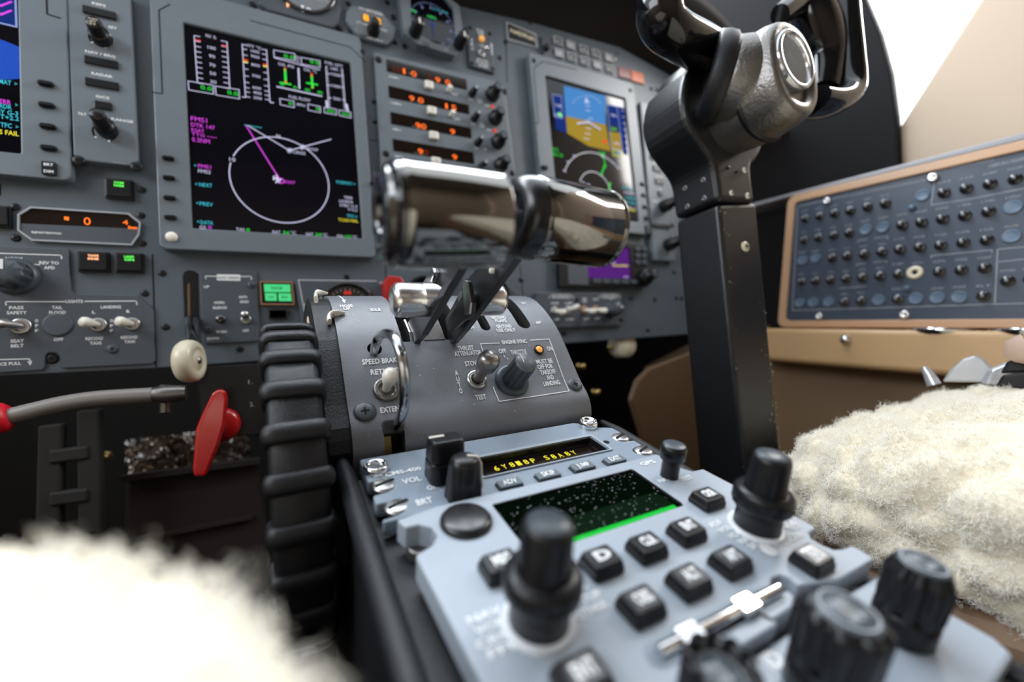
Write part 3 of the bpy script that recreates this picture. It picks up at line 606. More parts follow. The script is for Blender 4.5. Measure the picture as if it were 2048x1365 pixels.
# ---- landing gear panel
gp = thing('switch_panel', 'landing gear panel with a chrome toggle and black push button beside the lever slot', 'switch panel', PF.W(*PF.px(B(1570, 1115), HB), HB), 'switch panels')
mb = MB(); mb.prism(PF, [PF.px(B(*p), HL) for p in ((1360, 628), (1752, 625), (1778, 1100), (1400, 1120), (1385, 1105))], HB, HL, 'plate_grey'); obj('faceplate', mb, gp, bevel=.0006)
mb = MB()
for s, x, y, wz in (('UP', 1410, 730, 38), ('HORN', 1497, 838, 68), ('SILENCE', 1500, 873, 95), ('ANTI-', 1660, 800, 62), ('SKID', 1668, 832, 60), ('PUSH', 1512, 1038, 68), ('OFF', 1678, 1030, 44), ('DOWN', 1455, 1083, 80)): t2(s, x, y, wz, .0024)
q = [PF.px(B(*p), HL) for p in ((1480, 645), (1640, 648), (1640, 690), (1480, 686))]; mb.face(PF, q, HL + .0002, 'white_print'); mb.tp(PF, 'LDG GEAR', B(1560, 668), 145 * .293, .0022, HL + .0004, 'plate_grey')
bl((1405, 675), (1403, 657), (1480, 659)); bl((1640, 661), (1714, 660), (1716, 680)); obj('lettering', mb, gp)
mb = MB(); f = PF.atp(B(1508, 955), HL); mb.lathe(f, [(.0042, 0), (.0042, .003), (.0036, .004), (.001, .0042)], 'black_gloss', 20); obj('push_button', mb, gp)
toggle(gp, PF.atp(B(1680, 955), HL), (-.02, .28), .0165, .0034, 'steel', .0046)
for p in ((1715, 718), (1425, 1022)): obj('screw', screw(PF.atp(B(*p), HL), .0034, 'plate_grey'), gp)
# slot and lever
sl = thing('gear_lever', 'cream wheel-shaped landing gear lever knob on a dark stem below its slot', 'lever', PF.W(*PF.px(B(1300, 1000), HB), HB))
mb = MB(); mb.prism(PF, [PF.px(B(*p), HB) for p in ((1248, 660), (1258, 628), (1290, 617), (1325, 622), (1352, 640), (1362, 1000), (1262, 1020))], HB, HB + .0004, 'black_hole'); obj('slot', mb, sl)
mb = MB(); mb.prism(PF, [PF.px(B(*p), HB) for p in ((1280, 720), (1296, 700), (1300, 1000), (1285, 1010))], HB + .0004, HB + .0008, 'copper_dark'); obj('slot_edge', mb, sl)
WC = hit((379, 723), Vector((0, -.045, 0)), Vector((0, -1, 0)))
ps = [PF.W(*PF.px(B(1320, 985), HB), HB - .004)]; ps += [ps[0] + Vector((-.0, -.016, .001)), WC + Vector((0.002, .012, .018)), WC + Vector((.001, .004, .008))]
mb = MB(); mb.tube(smoothed(ps, 5), .0056, 'black_gloss', 14); obj('stem', mb, sl)
fw_ = Fr(WC, (0, .80, 0), (0, 0, 1)); fw_ = Fr(WC, Vector((.28, .96, 0)), (0, 0, 1))          # wheel axis faces right and a little aft
mb = MB(); R_ = .0185
mb.lathe(fw_, [(.0045, -.0070), (.011, -.0074), (.0160, -.0064), (.0179, -.0036), (R_, 0), (.0179, .0036), (.0160, .0064), (.0115, .0074), (.0105, .0066), (.0075, .0062), (.0065, .0072), (.001, .0072)], 'cream', 40); wk = obj('wheel_knob', mb, sl)
mb = MB(); mb.lathe(fw_, [(.0028, .0070), (.0028, .0082), (.001, .0084)], 'steel', 14); obj('hub_screw', mb, wk)
# ---- gear lights
gl = thing('gear_light_panel', 'green landing gear lights NOSE, LH and RH in a copper edged frame', 'indicator light', PF.W(*PF.px(F(150, 250), HB), HB))
mb = MB(); mb.ring(PF, quad_px(PF, [F(54, 118), F(235, 122), F(246, 250), F(60, 248)], -.002), quad_px(PF, [F(60, 124), F(229, 128), F(239, 244), F(66, 242)], -.002), HB, -.002, 'copper_edge'); obj('frame', mb, gl)
mb = MB(); mb.prism(PF, quad_px(PF, [F(60, 124), F(229, 128), F(239, 244), F(66, 242)], -.003), HB, -.003, 'black_plastic'); obj('lamp_housing', mb, gl)
for q, s, cx, cy, wz in ((((76, 134), (222, 137), (225, 178), (80, 177)), 'NOSE', 149, 156, 62), (((82, 184), (146, 185), (149, 226), (86, 225)), 'LH', 117, 206, 26), (((156, 185), (226, 186), (231, 228), (159, 227)), 'RH', 192, 207, 32)):
    mb = MB(); mb.prism(PF, quad_px(PF, [F(*p) for p in q], -.0015), -.003, -.0015, 'e_gearlit'); lo_ = obj('lens', mb, gl)
    mb = MB(); mb.tp(PF, s, F(cx, cy), wz * .3613, .0028, -.0013, 'black_plastic'); obj('legend', mb, lo_)
gu = lit_switch(F(155, 303), .0175, .0095, 'black_plastic', (), 'small unlit annunciator directly under the green gear lights', .0035); gu['group'] = ''; del gu['group']; gu['category'] = 'indicator light'
mb = MB(); f = PF.atp(F(155, 303), HB); mb.text(f, 'GEAR', 0, .0018, .006, .0018, .0039, 'dim_orange' if 'dim_orange' in MT else 'e_dimorange'); mb.text(f, 'UNLOCKED', 0, -.0014, .011, .0018, .0039, 'e_dimorange'); obj('dim_legend', mb, gu)
# ---- flap / trim gauge panel behind the quadrant
tg = thing('gauge_panel', 'grey gauge panel with a black rimmed dial and red digits behind the throttle quadrant', 'gauge', PF.W(*PF.px(F(600, 250), HB), HB))
HT = -.003
mb = MB(); mb.prism(PF, [PF.px(F(*p), HT) for p in ((248, 108), (860, 120), (1010, 95), (1300, 100), (1420, 130), (1500, 195), (1520, 420), (300, 420), (278, 300), (262, 200))], HB, HT, 'plate_grey'); obj('faceplate', mb, tg, bevel=.0008)
f = PF.atp(F(545, 275), HT); mb = MB(); mb.lathe(f, [(.031, 0), (.031, .003), (.028, .0035), (.026, .0005)], 'black_gloss', 48); obj('dial_rim', mb, tg)
mb = MB(); mb.lathe(f, [(.026, .0004), (.001, .0005)], 'screen_black', 48); dl = obj('dial_face', mb, tg)
mb = MB(); mb.tp(PF, '88', F(540, 182), 40 * .3613, .004, HT + .0008, 'e_red', .0)
for a in range(35, 150, 12): mb.line(f, (.021 * math.cos(math.radians(a)), .021 * math.sin(math.radians(a))), (.0235 * math.cos(math.radians(a)), .0235 * math.sin(math.radians(a))), .0006, .0008, 'dim_print')
obj('lit_digits', mb, dl)
mb = MB(); mb.tp(PF, 'SET', F(316, 248), 32 * .3613, .002, HT + .0002, 'white_print'); mb.tp(PF, 'ALT', F(318, 266), 30 * .3613, .002, HT + .0002, 'white_print'); mb.tp(PF, 'CABIN', F(760, 128), 90 * .3613, .002, HT + .0002, 'white_print')
mb.line(PF, PF.px(F(268, 112), HT), PF.px(F(310, 330), HT), .0006, HT + .0002, 'white_print'); mb.line(PF, PF.px(F(268, 112), HT), PF.px(F(700, 118), HT), .0006, HT + .0002, 'white_print'); obj('lettering', mb, tg)
# red guarded handle and dark dial to its right
rg = thing('red_switch_guard', 'bright red block shaped guard standing behind the left throttle lever', 'guard', PF.W(*PF.px(F(785, 215), HT), HT))
f = PF.atp(F(782, 160), HT); mb = MB(); mb.prism(f, [(-.0105, -.02), (.011, -.02), (.012, .004), (.0085, .011), (-.0065, .012), (-.0115, .003)], 0, .016, 'red_plastic'); obj('guard_body', mb, rg, bevel=.0015)
mb = MB(); mb.box(f, -.0065, -.016, .006, -.004, .016, .0195, 'red_plastic'); obj('lift_tab', mb, rg, bevel=.001)
dd = thing('round_gauge', 'round black gauge mostly hidden behind the throttle levers', 'gauge', PF.W(*PF.px(F(960, 215), HT), HT))
f = PF.atp(F(965, 190), HT); mb = MB(); mb.lathe(f, [(.022, 0), (.022, .006), (.0195, .007), (.018, .002), (.001, .002)], 'black_plastic', 40); obj('gauge_case', mb, dd)
f = PF.atp(F(1330, 190), HT); mb = MB(); mb.lathe(f, [(.026, 0), (.026, .005), (.0235, .006), (.022, .002), (.001, .002)], 'black_plastic', 40); obj('gauge_case', mb, dd)

# ================================================================ top row
HG1 = -.002
fg = thing('fuel_gauge', 'round black gauge cut off by the top edge of the photo, above the centre display', 'gauge', PF.W(*PF.px(D(370, 180), HB), HB))
f = PF.atp(D(395, -130), HB); mb = MB(); mb.prism(PF, [PF.px(D(*p), HG1) for p in ((60, 20), (130, 75), (600, 205), (650, 170), (668, 60), (640, -200), (60, -300))], HB, HG1, 'plate_grey'); obj('case', mb, fg, bevel=.002)
f = PF.atp(D(392, -115), HG1); mb = MB(); mb.lathe(f, [(.0345, 0), (.0345, .0025), (.032, .0032), (.030, .0008)], 'black_gloss', 48); obj('bezel_ring', mb, fg)
mb = MB(); mb.lathe(f, [(.030, .0006), (.001, .0006)], 'display_window', 48); dl = obj('dial_face', mb, fg)
mb = MB(); mb.tp(PF, '1', D(385, 62), 18 * .27344, .0075, HG1 + .001, 'e_bright', .03); mb.tp(PF, '9', D(430, 75), 34 * .27344, .0065, HG1 + .001, 'e_bright', .02); mb.tp(PF, '2500', D(545, 5), 90 * .27344, .004, HG1 + .001, 'dim_print')
mb.line(PF, PF.px(D(440, -10), HG1), PF.px(D(590, 45), HG1), .0008, HG1 + .001, 'dim_print'); mb.tp(PF, 'F', D(285, 30), 36 * .27344, .007, HG1 + .001, 'e_warm', .05); obj('markings', mb, dl)
for p in ((20, 40), (655, 215), (105, 60)): obj('screw', screw(PF.atp(D(*p), HB), .004), fg)
pl_ = MB(); pl_.prism(PF, quad_px(PF, [D(245, 128), D(528, 200), D(525, 252), D(243, 180)], HB + .001), HB, HB + .001, 'black_plastic')
pr = props(thing('placard', 'small black placard with two lines of white words under the round fuel gauge', 'placard', PF.W(*PF.px(D(380, 230), HB), HB)), group=None); obj('plate', pl_, pr)
mb = MB(); fr2 = PF; mb.tp(fr2, 'USABLE FUEL', D(383, 182), 218 * .27344, .0028, HB + .0012, 'cream'); mb.tp(fr2, '2224 LBS', D(388, 212), 135 * .27344, .0028, HB + .0012, 'cream'); obj('lettering', mb, pr)
# N1 setting selector
n1 = thing('thrust_setting_selector', 'small octagonal selector with amber digits and a black knob, above the four orange readout windows', 'selector', PF.W(*PF.px(D(880, 300), HB), HB))
mb = MB(); mb.prism(PF, [PF.px(D(*p), HG1) for p in ((745, 35), (960, 80), (1070, 205), (1050, 290), (1000, 325), (800, 275), (700, 150), (705, 80))], HB, HG1, 'unit_grey'); obj('faceplate', mb, n1, bevel=.0012)
mb = MB(); mb.prism(PF, quad_px(PF, [D(822, 95), D(965, 130), D(962, 200), D(818, 165)], HG1 + .0004), HG1, HG1 + .0004, 'display_window'); wd = obj('window', mb, n1)
mb = MB()
for x, y in ((848, 128), (938, 155)): mb.tp(PF, '8', D(x, y), 42 * .27344, .0085, HG1 + .0008, 'e_amber', .02)
obj('lit_digits', mb, wd)
mb = MB(); mb.tp(PF, 'N1 SETTING', D(885, 82), 165 * .27344, .0028, HG1 + .0003, 'white_print'); mb.tp(PF, 'SYNC', D(825, 172), 85 * .27344, .0025, HG1 + .0003, 'white_print'); mb.tp(PF, 'TEST', D(980, 222), 50 * .27344, .0024, HG1 + .0003, 'white_print'); mb.tp(PF, 'TOGW 1600 FT', D(905, 285), 140 * .27344, .0022, HG1 + .0003, 'white_print'); obj('lettering', mb, n1)
f = PF.atp(D(815, 222), HG1); mb = MB(); mb.lathe(f, [(.0085, 0), (.0085, .001), (.002, .0014)], 'unit_grey', 26)
for k in range(-3, 4): mb.box(f, -.007, k * .0018 - .0003, .007, k * .0018 + .0003, .0012, .0017, 'dim_print')
obj('round_plug', mb, n1)
knob(n1, PF.atp(D(900, 235), HG1), [(.0072, 0), (.0072, .006), (.005, .008), (.005, .017), (.0042, .018), (.001, .018)], name='selector_knob')
# standby instrument
sb = thing('standby_instrument', 'small square standby display with a ring of blue figures and two black knobs, upper centre', 'display', PF.W(*PF.px(D(1330, 430), HB), HB))
HS2 = .004
mb = MB(); mb.ring(PF, [PF.px(D(*p), HS2) for p in ((1090, -60), (1125, 240), (1225, 320), (1500, 405), (1555, 365), (1570, 300), (1530, 40), (1400, -60))], [PF.px(D(*p), HS2) for p in ((1172, -60), (1178, 190), (1180, 215), (1350, 315), (1470, 340), (1510, 300), (1488, 60), (1400, -55))], HB, HS2, 'unit_grey'); obj('bezel', mb, sb, bevel=.001)
mb = MB(); mb.prism(PF, [PF.px(D(*p), 0) for p in ((1165, -80), (1175, 250), (1500, 345), (1495, -20))], -.004, 0, 'screen_black'); so_ = obj('screen', mb, sb)
g = MB(); q = PF.px(D(1335, 190), 0); f = PF.at(q[0], q[1], 0)
for k in range(48):
    a = k * math.pi / 24; r0 = .0292 if k % 4 else .0275; g.line(f, (r0 * math.cos(a), r0 * math.sin(a)), (.0312 * math.cos(a), .0312 * math.sin(a)), .0006, .0004, 'e_border')
for k in range(12): a = k * math.pi / 6; g.text(f, str(k * 3) if k else 'N', .0245 * math.sin(a), .0245 * math.cos(a), .003, .003, .0004, 'e_border', .01)
g.line(f, (0, -.014), (0, .014), .001, .0004, 'e_navy'); g.line(f, (-.004, .002), (.004, .002), .001, .0004, 'e_blue'); g.tp(PF, 'HDG', D(1330, 125), 60 * .27344, .003, .0004, 'e_green'); g.tp(PF, '29.92', D(1395, 80), 110 * .27344, .003, .0004, 'e_dimcyan'); g.tp(PF, 'STD', D(1195, 80), 38 * .27344, .003, .0004, 'e_green')
g.pline(f, [(-.034, .006), (-.031, .003), (-.034, 0)], .0012, .0004, 'e_cyan'); obj('display_graphics', g, so_)
for p in (D(1205, 245), D(1525, 335)):
    f = PF.atp(p, HS2); k = knob(sb, f, [(.0078, 0), (.0078, .008), (.0072, .0095), (.0066, .020), (.0056, .0215), (.001, .0218)], flute=(14, .0005, .0064), name='adjust_knob'); mb = MB(); mb.box(f, -.001, -.0035, .001, .0035, .0218, .0223, 'ivory'); obj('pointer_mark', mb, k)
mb = MB(); mb.box(PF.atp(D(1290, 327), HS2), -.0035, -.0025, .0035, .0025, 0, .001, 'grey_knob'); obj('key', mb, sb); obj('screw', screw(PF.atp(D(1440, 368), HS2), .0025, 'steel'), sb)
# small amber lamp + toggle plate
ap = thing('toggle_plate', 'small dark plate with an amber lamp over a silver toggle, left of the registration placard', 'switch panel', PF.W(*PF.px(D(1690, 530), HB), HB))
HA = -.004
mb = MB(); mb.prism(PF, quad_px(PF, [D(1582, 188), D(1765, 240), D(1795, 535), D(1605, 480)], HA), HB, HA, 'plate_grey'); obj('faceplate', mb, ap, bevel=.0012)
mb = MB(); mb.lathe(PF.atp(D(1692, 288), HA), [(.0042, 0), (.0042, .002), (.0034, .0035), (.0015, .0042), (.0002, .0044)], 'amber_glass', 20); obj('amber_lamp', mb, ap, label='round amber lamp lens')
toggle(ap, PF.atp(D(1690, 395), HA), (.45, .35), .013, .0026, 'satin_steel', .005)
mb = MB()
for i, (s, wz) in enumerate((('PULSE', 50), ('LITE', 45), ('ON', 35))): mb.tp(PF, s, D(1683 + i * 3, 222 + i * 18), wz * .27344, .0024, HA + .0002, 'white_print')
for s, x, y, wz in (('OFF', 1697, 335, 26), ('RECOG', 1700, 440, 75), ('PULSE', 1702, 462, 85), ('NORM', 1706, 484, 70)): mb.tp(PF, s, D(x, y), wz * .27344, .0024, HA + .0002, 'white_print')
for x, y, s in ((1622, 320, 'L-R-L'), (1768, 360, 'STROBE')): 
    fq = PF.atp(D(x, y), HA, rot=math.pi / 2); mb.text(fq, s, 0, 0, .017, .003, .0002, 'white_print', .03)
obj('lettering', mb, ap)
for p in ((1612, 205), (1757, 248), (1778, 505), (1625, 462)): obj('screw', screw(PF.atp(D(*p), HA), .0028), ap)
# registration placard
rp = thing('registration_placard', 'black placard with a pale rim and engraved aircraft registration, top right of the panel', 'placard', PF.W(*PF.px(E(85, 180), HB), HB))
mb = MB(); mb.prism(PF, quad_px(PF, [E(24, 84), E(140, 132), E(147, 187), E(30, 155)], HB + .0018), HB, HB + .0018, 'dim_print'); pt = obj('rim', mb, rp)
mb = MB(); mb.prism(PF, quad_px(PF, [E(30, 91), E(135, 137), E(141, 181), E(35, 149)], HB + .0022), HB + .0018, HB + .0022, 'black_plastic'); obj('plate', mb, rp)
mb = MB(); q0 = PF.px(E(38, 122), HB); q1 = PF.px(E(132, 158), HB); ang = math.atan2(q1[1] - q0[1], q1[0] - q0[0]); fq = PF.at((q0[0] + q1[0]) / 2, (q0[1] + q1[1]) / 2, HB, ang); mb.text(fq, 'N459NA', 0, 0, math.hypot(q1[0] - q0[0], q1[1] - q0[1]), .0068, .0024, 'cream', .03); obj('lettering', mb, rp)
# key cluster
kc = thing('key_cluster', 'two rows of five white rimmed square keys above the right display', 'key panel', PF.W(*PF.px(E(310, 300), HB), HB))
mb = MB(); mb.prism(PF, quad_px(PF, [E(160, 140), E(455, 205), E(462, 312), E(170, 222)], HB + .003), HB, HB + .003, 'plate_grey'); obj('faceplate', mb, kc, bevel=.001)
for r, y0 in enumerate(((160, 225, 163), (210, 272, 211))):
    for i in range(5):
        x = 224 + i * 49.5 + r * 4; y = (163, 211)[r] + i * (66 if r == 0 else 61) / 4.0
        f = PF.atp(E(x, y), HB + .003); mb = MB(); mb.ring(f, rr(-.0078, -.0062, .0078, .0062, .001, 2), rr(-.0062, -.0046, .0062, .0046, .0006, 2), 0, .0028, 'dim_print'); kk = obj('square_key', mb, kc)
        mb = MB(); mb.box(f, -.0062, -.0046, .0062, .0046, 0, .0022, 'grey_strip' if (i + r) % 3 == 1 else 'black_plastic'); mb.text(f, ('NAV', 'HDG', 'APR', 'ALT', 'FLC', 'VS', 'CPL', 'BC', 'VNV', 'LVL')[r * 5 + i], 0, 0, .008, .0024, .0024, 'white_print'); obj('key_cap', mb, kk)
f = PF.atp(E(178, 190), HB + .003); mb = MB(); mb.lathe(f, [(.005, 0), (.005, .006), (.003, .007)], 'black_plastic', 16); obj('knob', mb, kc); mb = MB(); mb.lathe(PF.atp(E(448, 234), HB + .003), [(.0025, 0), (.0022, .002), (.0002, .003)], 'ivory', 12); obj('lamp_dome', mb, kc)
for nm, q, m_, lb in (('warning_tile', (E(460, 258), E(508, 272), E(513, 310), E(465, 298)), 'red_chip', 'dark red rectangular warning light right of the white rimmed keys'), ('warning_tile', (E(511, 272), E(560, 287), E(564, 328), E(515, 314)), 'orange_chip', 'orange rectangular warning light, outer neighbour of the dark red one')):
    mb = MB(); mb.prism(PF, quad_px(PF, q, HB + .003), HB, HB + .003, m_); solo(nm, mb, lb, 'warning light', bevel=.0008)

# ================================================================ radio tuning unit
HR = -.001
ra = thing('radio_tuning_unit', 'grey radio unit with four dark windows of orange digits and a column of black knobs', 'radio', PF.W(*PF.px(D(1300, 1290), HB), HB))
mb = MB(); mb.prism(PF, [PF.px(D(*p), HR) for p in ((905, 378), (1835, 600), (1862, 640), (1945, 1300), (1900, 1420), (970, 1330), (958, 1200))], HB, HR, 'unit_grey'); obj('faceplate', mb, ra, bevel=.0012)
wins = (((998, 432), (1582, 580), (1588, 658), (1002, 520)), ((1013, 625), (1598, 768), (1606, 836), (1018, 712)), ((1028, 818), (1615, 936), (1622, 1012), (1033, 905)), ((1044, 1015), (1632, 1113), (1642, 1200), (1050, 1102)))
txs = ((('121', 1077, 508, 55, 'e_dimorange'), ('1', 1127, 520, 14, 'e_orange'), ('0', 1198, 540, 36, 'e_orange'), ('11', 1320, 570, 26, 'e_dimorange'), ('9', 1373, 585, 34, 'e_orange'), ('0', 1447, 603, 34, 'e_orange')),
       (('9', 1184, 720, 36, 'e_orange'), ('0', 1250, 734, 38, 'e_orange'), ('1', 1437, 776, 14, 'e_orange'), ('5', 1492, 788, 34, 'e_orange')),
       (('90', 1250, 922, 76, 'e_orange'), ('9', 1482, 964, 34, 'e_orange')), (('9', 1247, 1108, 36, 'e_orange'), ('0', 1288, 1116, 34, 'e_dimorange'), ('9', 1498, 1150, 34, 'e_orange')))
for q, ts in zip(wins, txs):
    qq = quad_px(PF, [D(*p) for p in q], HR + .0006); mb = MB(); mb.prism(PF, qq, HR, HR + .0006, 'display_window'); wo = obj('window', mb, ra)
    mb = MB()
    for s, x, y, wz, m_ in ts: mb.tp(PF, s, D(x, y), wz * .27344, .0072, HR + .0009, m_, 0.0)
    for dx in (430, 540): mb.tp(PF, 'STBY', D(q[0][0] + dx * .4, (q[0][1] + q[3][1]) / 2 + dx * .1 + 20), 24 * .27344, .0012, HR + .0009, 'dim_print')
    obj('lit_digits', mb, wo)
mb = MB()
for s, x, y, wz in (('COMM 1', 1053, 566, 75), ('COMM 2', 1070, 758, 75), ('NAV 1', 1075, 948, 58), ('NAV 2', 1090, 1146, 58), ('TEST', 1496, 690, 50), ('TEST', 1514, 872, 48), ('SQ', 1612, 728, 28), ('SQ', 1630, 907, 28), ('PULL', 1680, 728, 38), ('TEST', 1683, 746, 35), ('PULL', 1697, 905, 38), ('TEST', 1699, 924, 35), ('XMT', 1735, 772, 44), ('XMT', 1750, 952, 40), ('DME', 1657, 1086, 28), ('TEST', 1720, 1092, 26)):
    mb.tp(PF, s, D(x, y), wz * .27344, .0023, HR + .0002, 'white_print')
obj('lettering', mb, ra)
for x, y in ((1772, 782), (1790, 958)): mb = MB(); mb.lathe(PF.atp(D(x, y), HR), [(.0022, 0), (.002, .001), (.0004, .0014)], 'e_red', 12); obj('indicator_lamp', mb, ra)
for x, y, wd in ((1305, 632, .011), (1325, 818, .0115), (1340, 1000, .0115), (1355, 1188, .0115)):
    f = PF.atp(D(x, y), HR); mb = MB(); mb.box(f, -wd / 2, -.0048, wd / 2, .0048, 0, .005, 'ivory'); kk = obj('white_key', mb, ra, bevel=.0012, label='white square key'); mb = MB(); mb.line(f, (-.0025, .0005), (.0025, .0005), .0012, .0054, 'dim_print'); obj('key_mark', mb, kk)
for x, y in ((1448, 665), (1468, 848)): toggle(ra, PF.atp(D(x, y), HR), (.1, .15), .009, .003, 'ivory', .0034)
for x, y in ((1790, 700), (1810, 872), (1830, 1045), (1850, 1215)):
    f = PF.atp(D(x - 22, y), HR); knob(ra, f, [(.0098, 0), (.0098, .007), (.009, .0085), (.0068, .009), (.0064, .021), (.0056, .0222), (.001, .0224)], flute=(18, .0004, .0062), name='dual_knob', cap=.0048)
for x, y in ((1622, 690), (1640, 870), (1663, 1050), (1690, 1222)):
    knob(ra, PF.atp(D(x, y), HR), [(.005, 0), (.0044, .008), (.0036, .0085), (.0034, .015), (.0028, .016), (.0005, .0162)], name='small_knob', cap=.0022, capm='dim_print')
for x, y in ((940, 437), (1865, 672), (995, 1125), (1922, 1268)): obj('screw', screw(PF.atp(D(x, y), HR), .0042), ra)

# ================================================================ right hand lower units
HX = -.0005
gx = thing('data_terminal', 'wide black framed unit with a purple lit screen right of the throttle grips', 'display', PF.W(*PF.px(E(420, 1120), HB), HB))
mb = MB(); mb.ring(PF, quad_px(PF, [E(232, 912), E(570, 960), E(580, 1118), E(238, 1118)], HX + .004), quad_px(PF, [E(330, 935), E(508, 968), E(516, 1088), E(338, 1084)], HX + .004), HB, HX + .004, 'black_plastic'); obj('bezel', mb, gx, bevel=.001)
mb = MB(); mb.prism(PF, quad_px(PF, [E(262, 960), E(340, 965), E(345, 1112), E(268, 1108)], HX + .0046), HX + .004, HX + .0046, 'plate_grey'); obj('side_plate', mb, gx)
mb = MB(); mb.prism(PF, quad_px(PF, [E(328, 933), E(510, 966), E(518, 1090), E(336, 1086)], HX), -.006, HX, 'e_violet'); so_ = obj('screen', mb, gx)
mb = MB(); mb.tp(PF, 'Searching 05-08-2011', E(470, 1036), 62 * .5128, .0035, HX + .0003, 'e_yellow'); mb.tp(PF, 'XM Data', E(430, 1022), 40 * .5128, .003, HX + .0003, 'e_white'); mb.tp(PF, 'Page', E(492, 1080), 18 * .5128, .002, HX + .0003, 'e_white'); obj('display_text', mb, so_)
for i in range(5): f = PF.atp(E(377 + i * 36, 1097 + i * .8), HX + .004); mb = MB(); mb.box(f, -.0072, -.0032, .0072, .0032, 0, .0025, 'grey_knob', .001); obj('soft_key', mb, gx)
for r in range(3):
    for i in range(2): f = PF.atp(E(535 + i * 24, 972 + r * 26), HX + .004); mb = MB(); mb.box(f, -.0048, -.0034, .0048, .0034, 0, .003, 'grey_knob', .001); obj('key', mb, gx)
knob(gx, PF.atp(E(562, 1082), HX + .004), [(.0135, 0), (.0135, .007), (.012, .0095), (.008, .010), (.0076, .022), (.0066, .0235), (.001, .0237)], flute=(20, .0006, .0074), name='dual_knob', n=40, cap=.005)
# lower right switch panel
HQ = -.002
sp = thing('switch_panel', 'grey panel with four white toggles and a grey knob right of the throttle quadrant', 'switch panel', PF.W(*PF.px(E(320, 1275), HB), HB), 'switch panels')
mb = MB(); mb.prism(PF, [PF.px(E(*p), HQ) for p in ((138, 1140), (470, 1144), (474, 1150), (481, 1262), (476, 1270), (175, 1282), (155, 1270))], HB, HQ, 'plate_grey'); obj('faceplate', mb, sp, bevel=.001)
mb = MB()
def t3(s, x, y, wz, hg=.0026): mb.tp(PF, s, E(x, y), wz * .5128, hg, HQ + .0002, 'white_print')
for s, x, y, wz in (('NORM', 214, 1183, 30), ('L GEN', 268, 1183, 30), ('VENT', 330, 1166, 18), ('FAN', 330, 1176, 16), ('RECIRC', 373, 1168, 20), ('OFF', 432, 1166, 14), ('OFF', 222, 1247, 18), ('R GEN', 273, 1246, 28), ('LOW', 337, 1244, 20), ('OFF', 381, 1243, 20)): t3(s, x, y, wz)
for x0, x1, s in ((204, 274, 'R WSHLD'), (398, 456, 'CABIN TEMP')):
    q = quad_px(PF, [E(x0, 1150), E(x1, 1150), E(x1, 1163), E(x0, 1163)], HQ); mb.pline(PF, q, .0007, HQ + .0002, 'white_print', True); t3(s, (x0 + x1) / 2, 1157, (x1 - x0) * .85, .0022)
    mb.pline(PF, quad_px(PF, [E(x0, 1156), E(x0 - 12, 1156), E(x0 - 13, 1166)], HQ), .0007, HQ + .0002, 'white_print'); mb.pline(PF, quad_px(PF, [E(x1, 1156), E(x1 + 12, 1156), E(x1 + 13, 1166)], HQ), .0007, HQ + .0002, 'white_print')
obj('lettering', mb, sp)
toggle(sp, PF.atp(E(212, 1213), HQ), (.35, -.3), .02, .0038, 'ivory', .0062); toggle(sp, PF.atp(E(264, 1211), HQ), (.35, .15), .02, .0038, 'ivory', .0062)
toggle(sp, PF.atp(E(328, 1210), HQ), (.35, -.3), .02, .0038, 'ivory', .0062, colm='copper_edge'); toggle(sp, PF.atp(E(372, 1208), HQ), (.35, -.3), .02, .0038, 'ivory', .0062, colm='copper_edge')
knob(sp, PF.atp(E(425, 1212), HQ), [(.0125, 0), (.012, .003), (.0105, .004), (.0098, .021), (.0085, .0225), (.001, .023)], m='grey_knob', flute=(10, .0014, .0094), n=50, name='rotary_knob', mark=(.3, .002, .0085, .0014))
for p in ((300, 1170), (472, 1247)): obj('screw', screw(PF.atp(E(*p), HQ), .0036), sp)
# right control panel with knobs
rc = thing('display_control_panel', 'narrow grey panel with black knobs right of the right display, partly behind the yoke', 'control panel', PF.W(*PF.px(E(640, 1020), HB), HB), 'display control panels')
mb = MB(); mb.prism(PF, [PF.px(E(*p), H2) for p in ((548, 395), (640, 420), (700, 880), (685, 1018), (602, 1016), (592, 905))], HB, H2, 'unit_grey'); obj('faceplate', mb, rc, bevel=.0012)
for x, y, wd in ((612, 660, .019), (620, 710, .019), (624, 757, .0105), (600, 615, .019)): key_rect(rc, PF, E, x, y, wd, .0095, H2, name='blank_key')
mb = MB()
for s, x, y, wz in (('NAV/BRG', 615, 640, 34), ('RADAR', 622, 690, 28), ('GCS', 624, 740, 18), ('RANGE', 606, 785, 22), ('TILT', 655, 790, 14)): mb.tp(PF, s, E(x, y), wz * .5128, .0024, H2 + .0002, 'white_print')
obj('lettering', mb, rc)
for p in ((636, 808), (653, 957)):
    knob(rc, PF.atp(E(*p), H2), [(.0105, 0), (.0105, .012), (.0095, .0135), (.0082, .014), (.0078, .034), (.007, .0355), (.001, .0358)], name='dual_knob', cap=.0058)
mb = MB(); mb.box(PF.atp(E(628, 884), H2), -.022, -.003, .02, .003, 0, .003, 'black_plastic', .002); obj('slide_bar', mb, rc); obj('screw', screw(PF.atp(E(672, 880), H2), .004), rc)
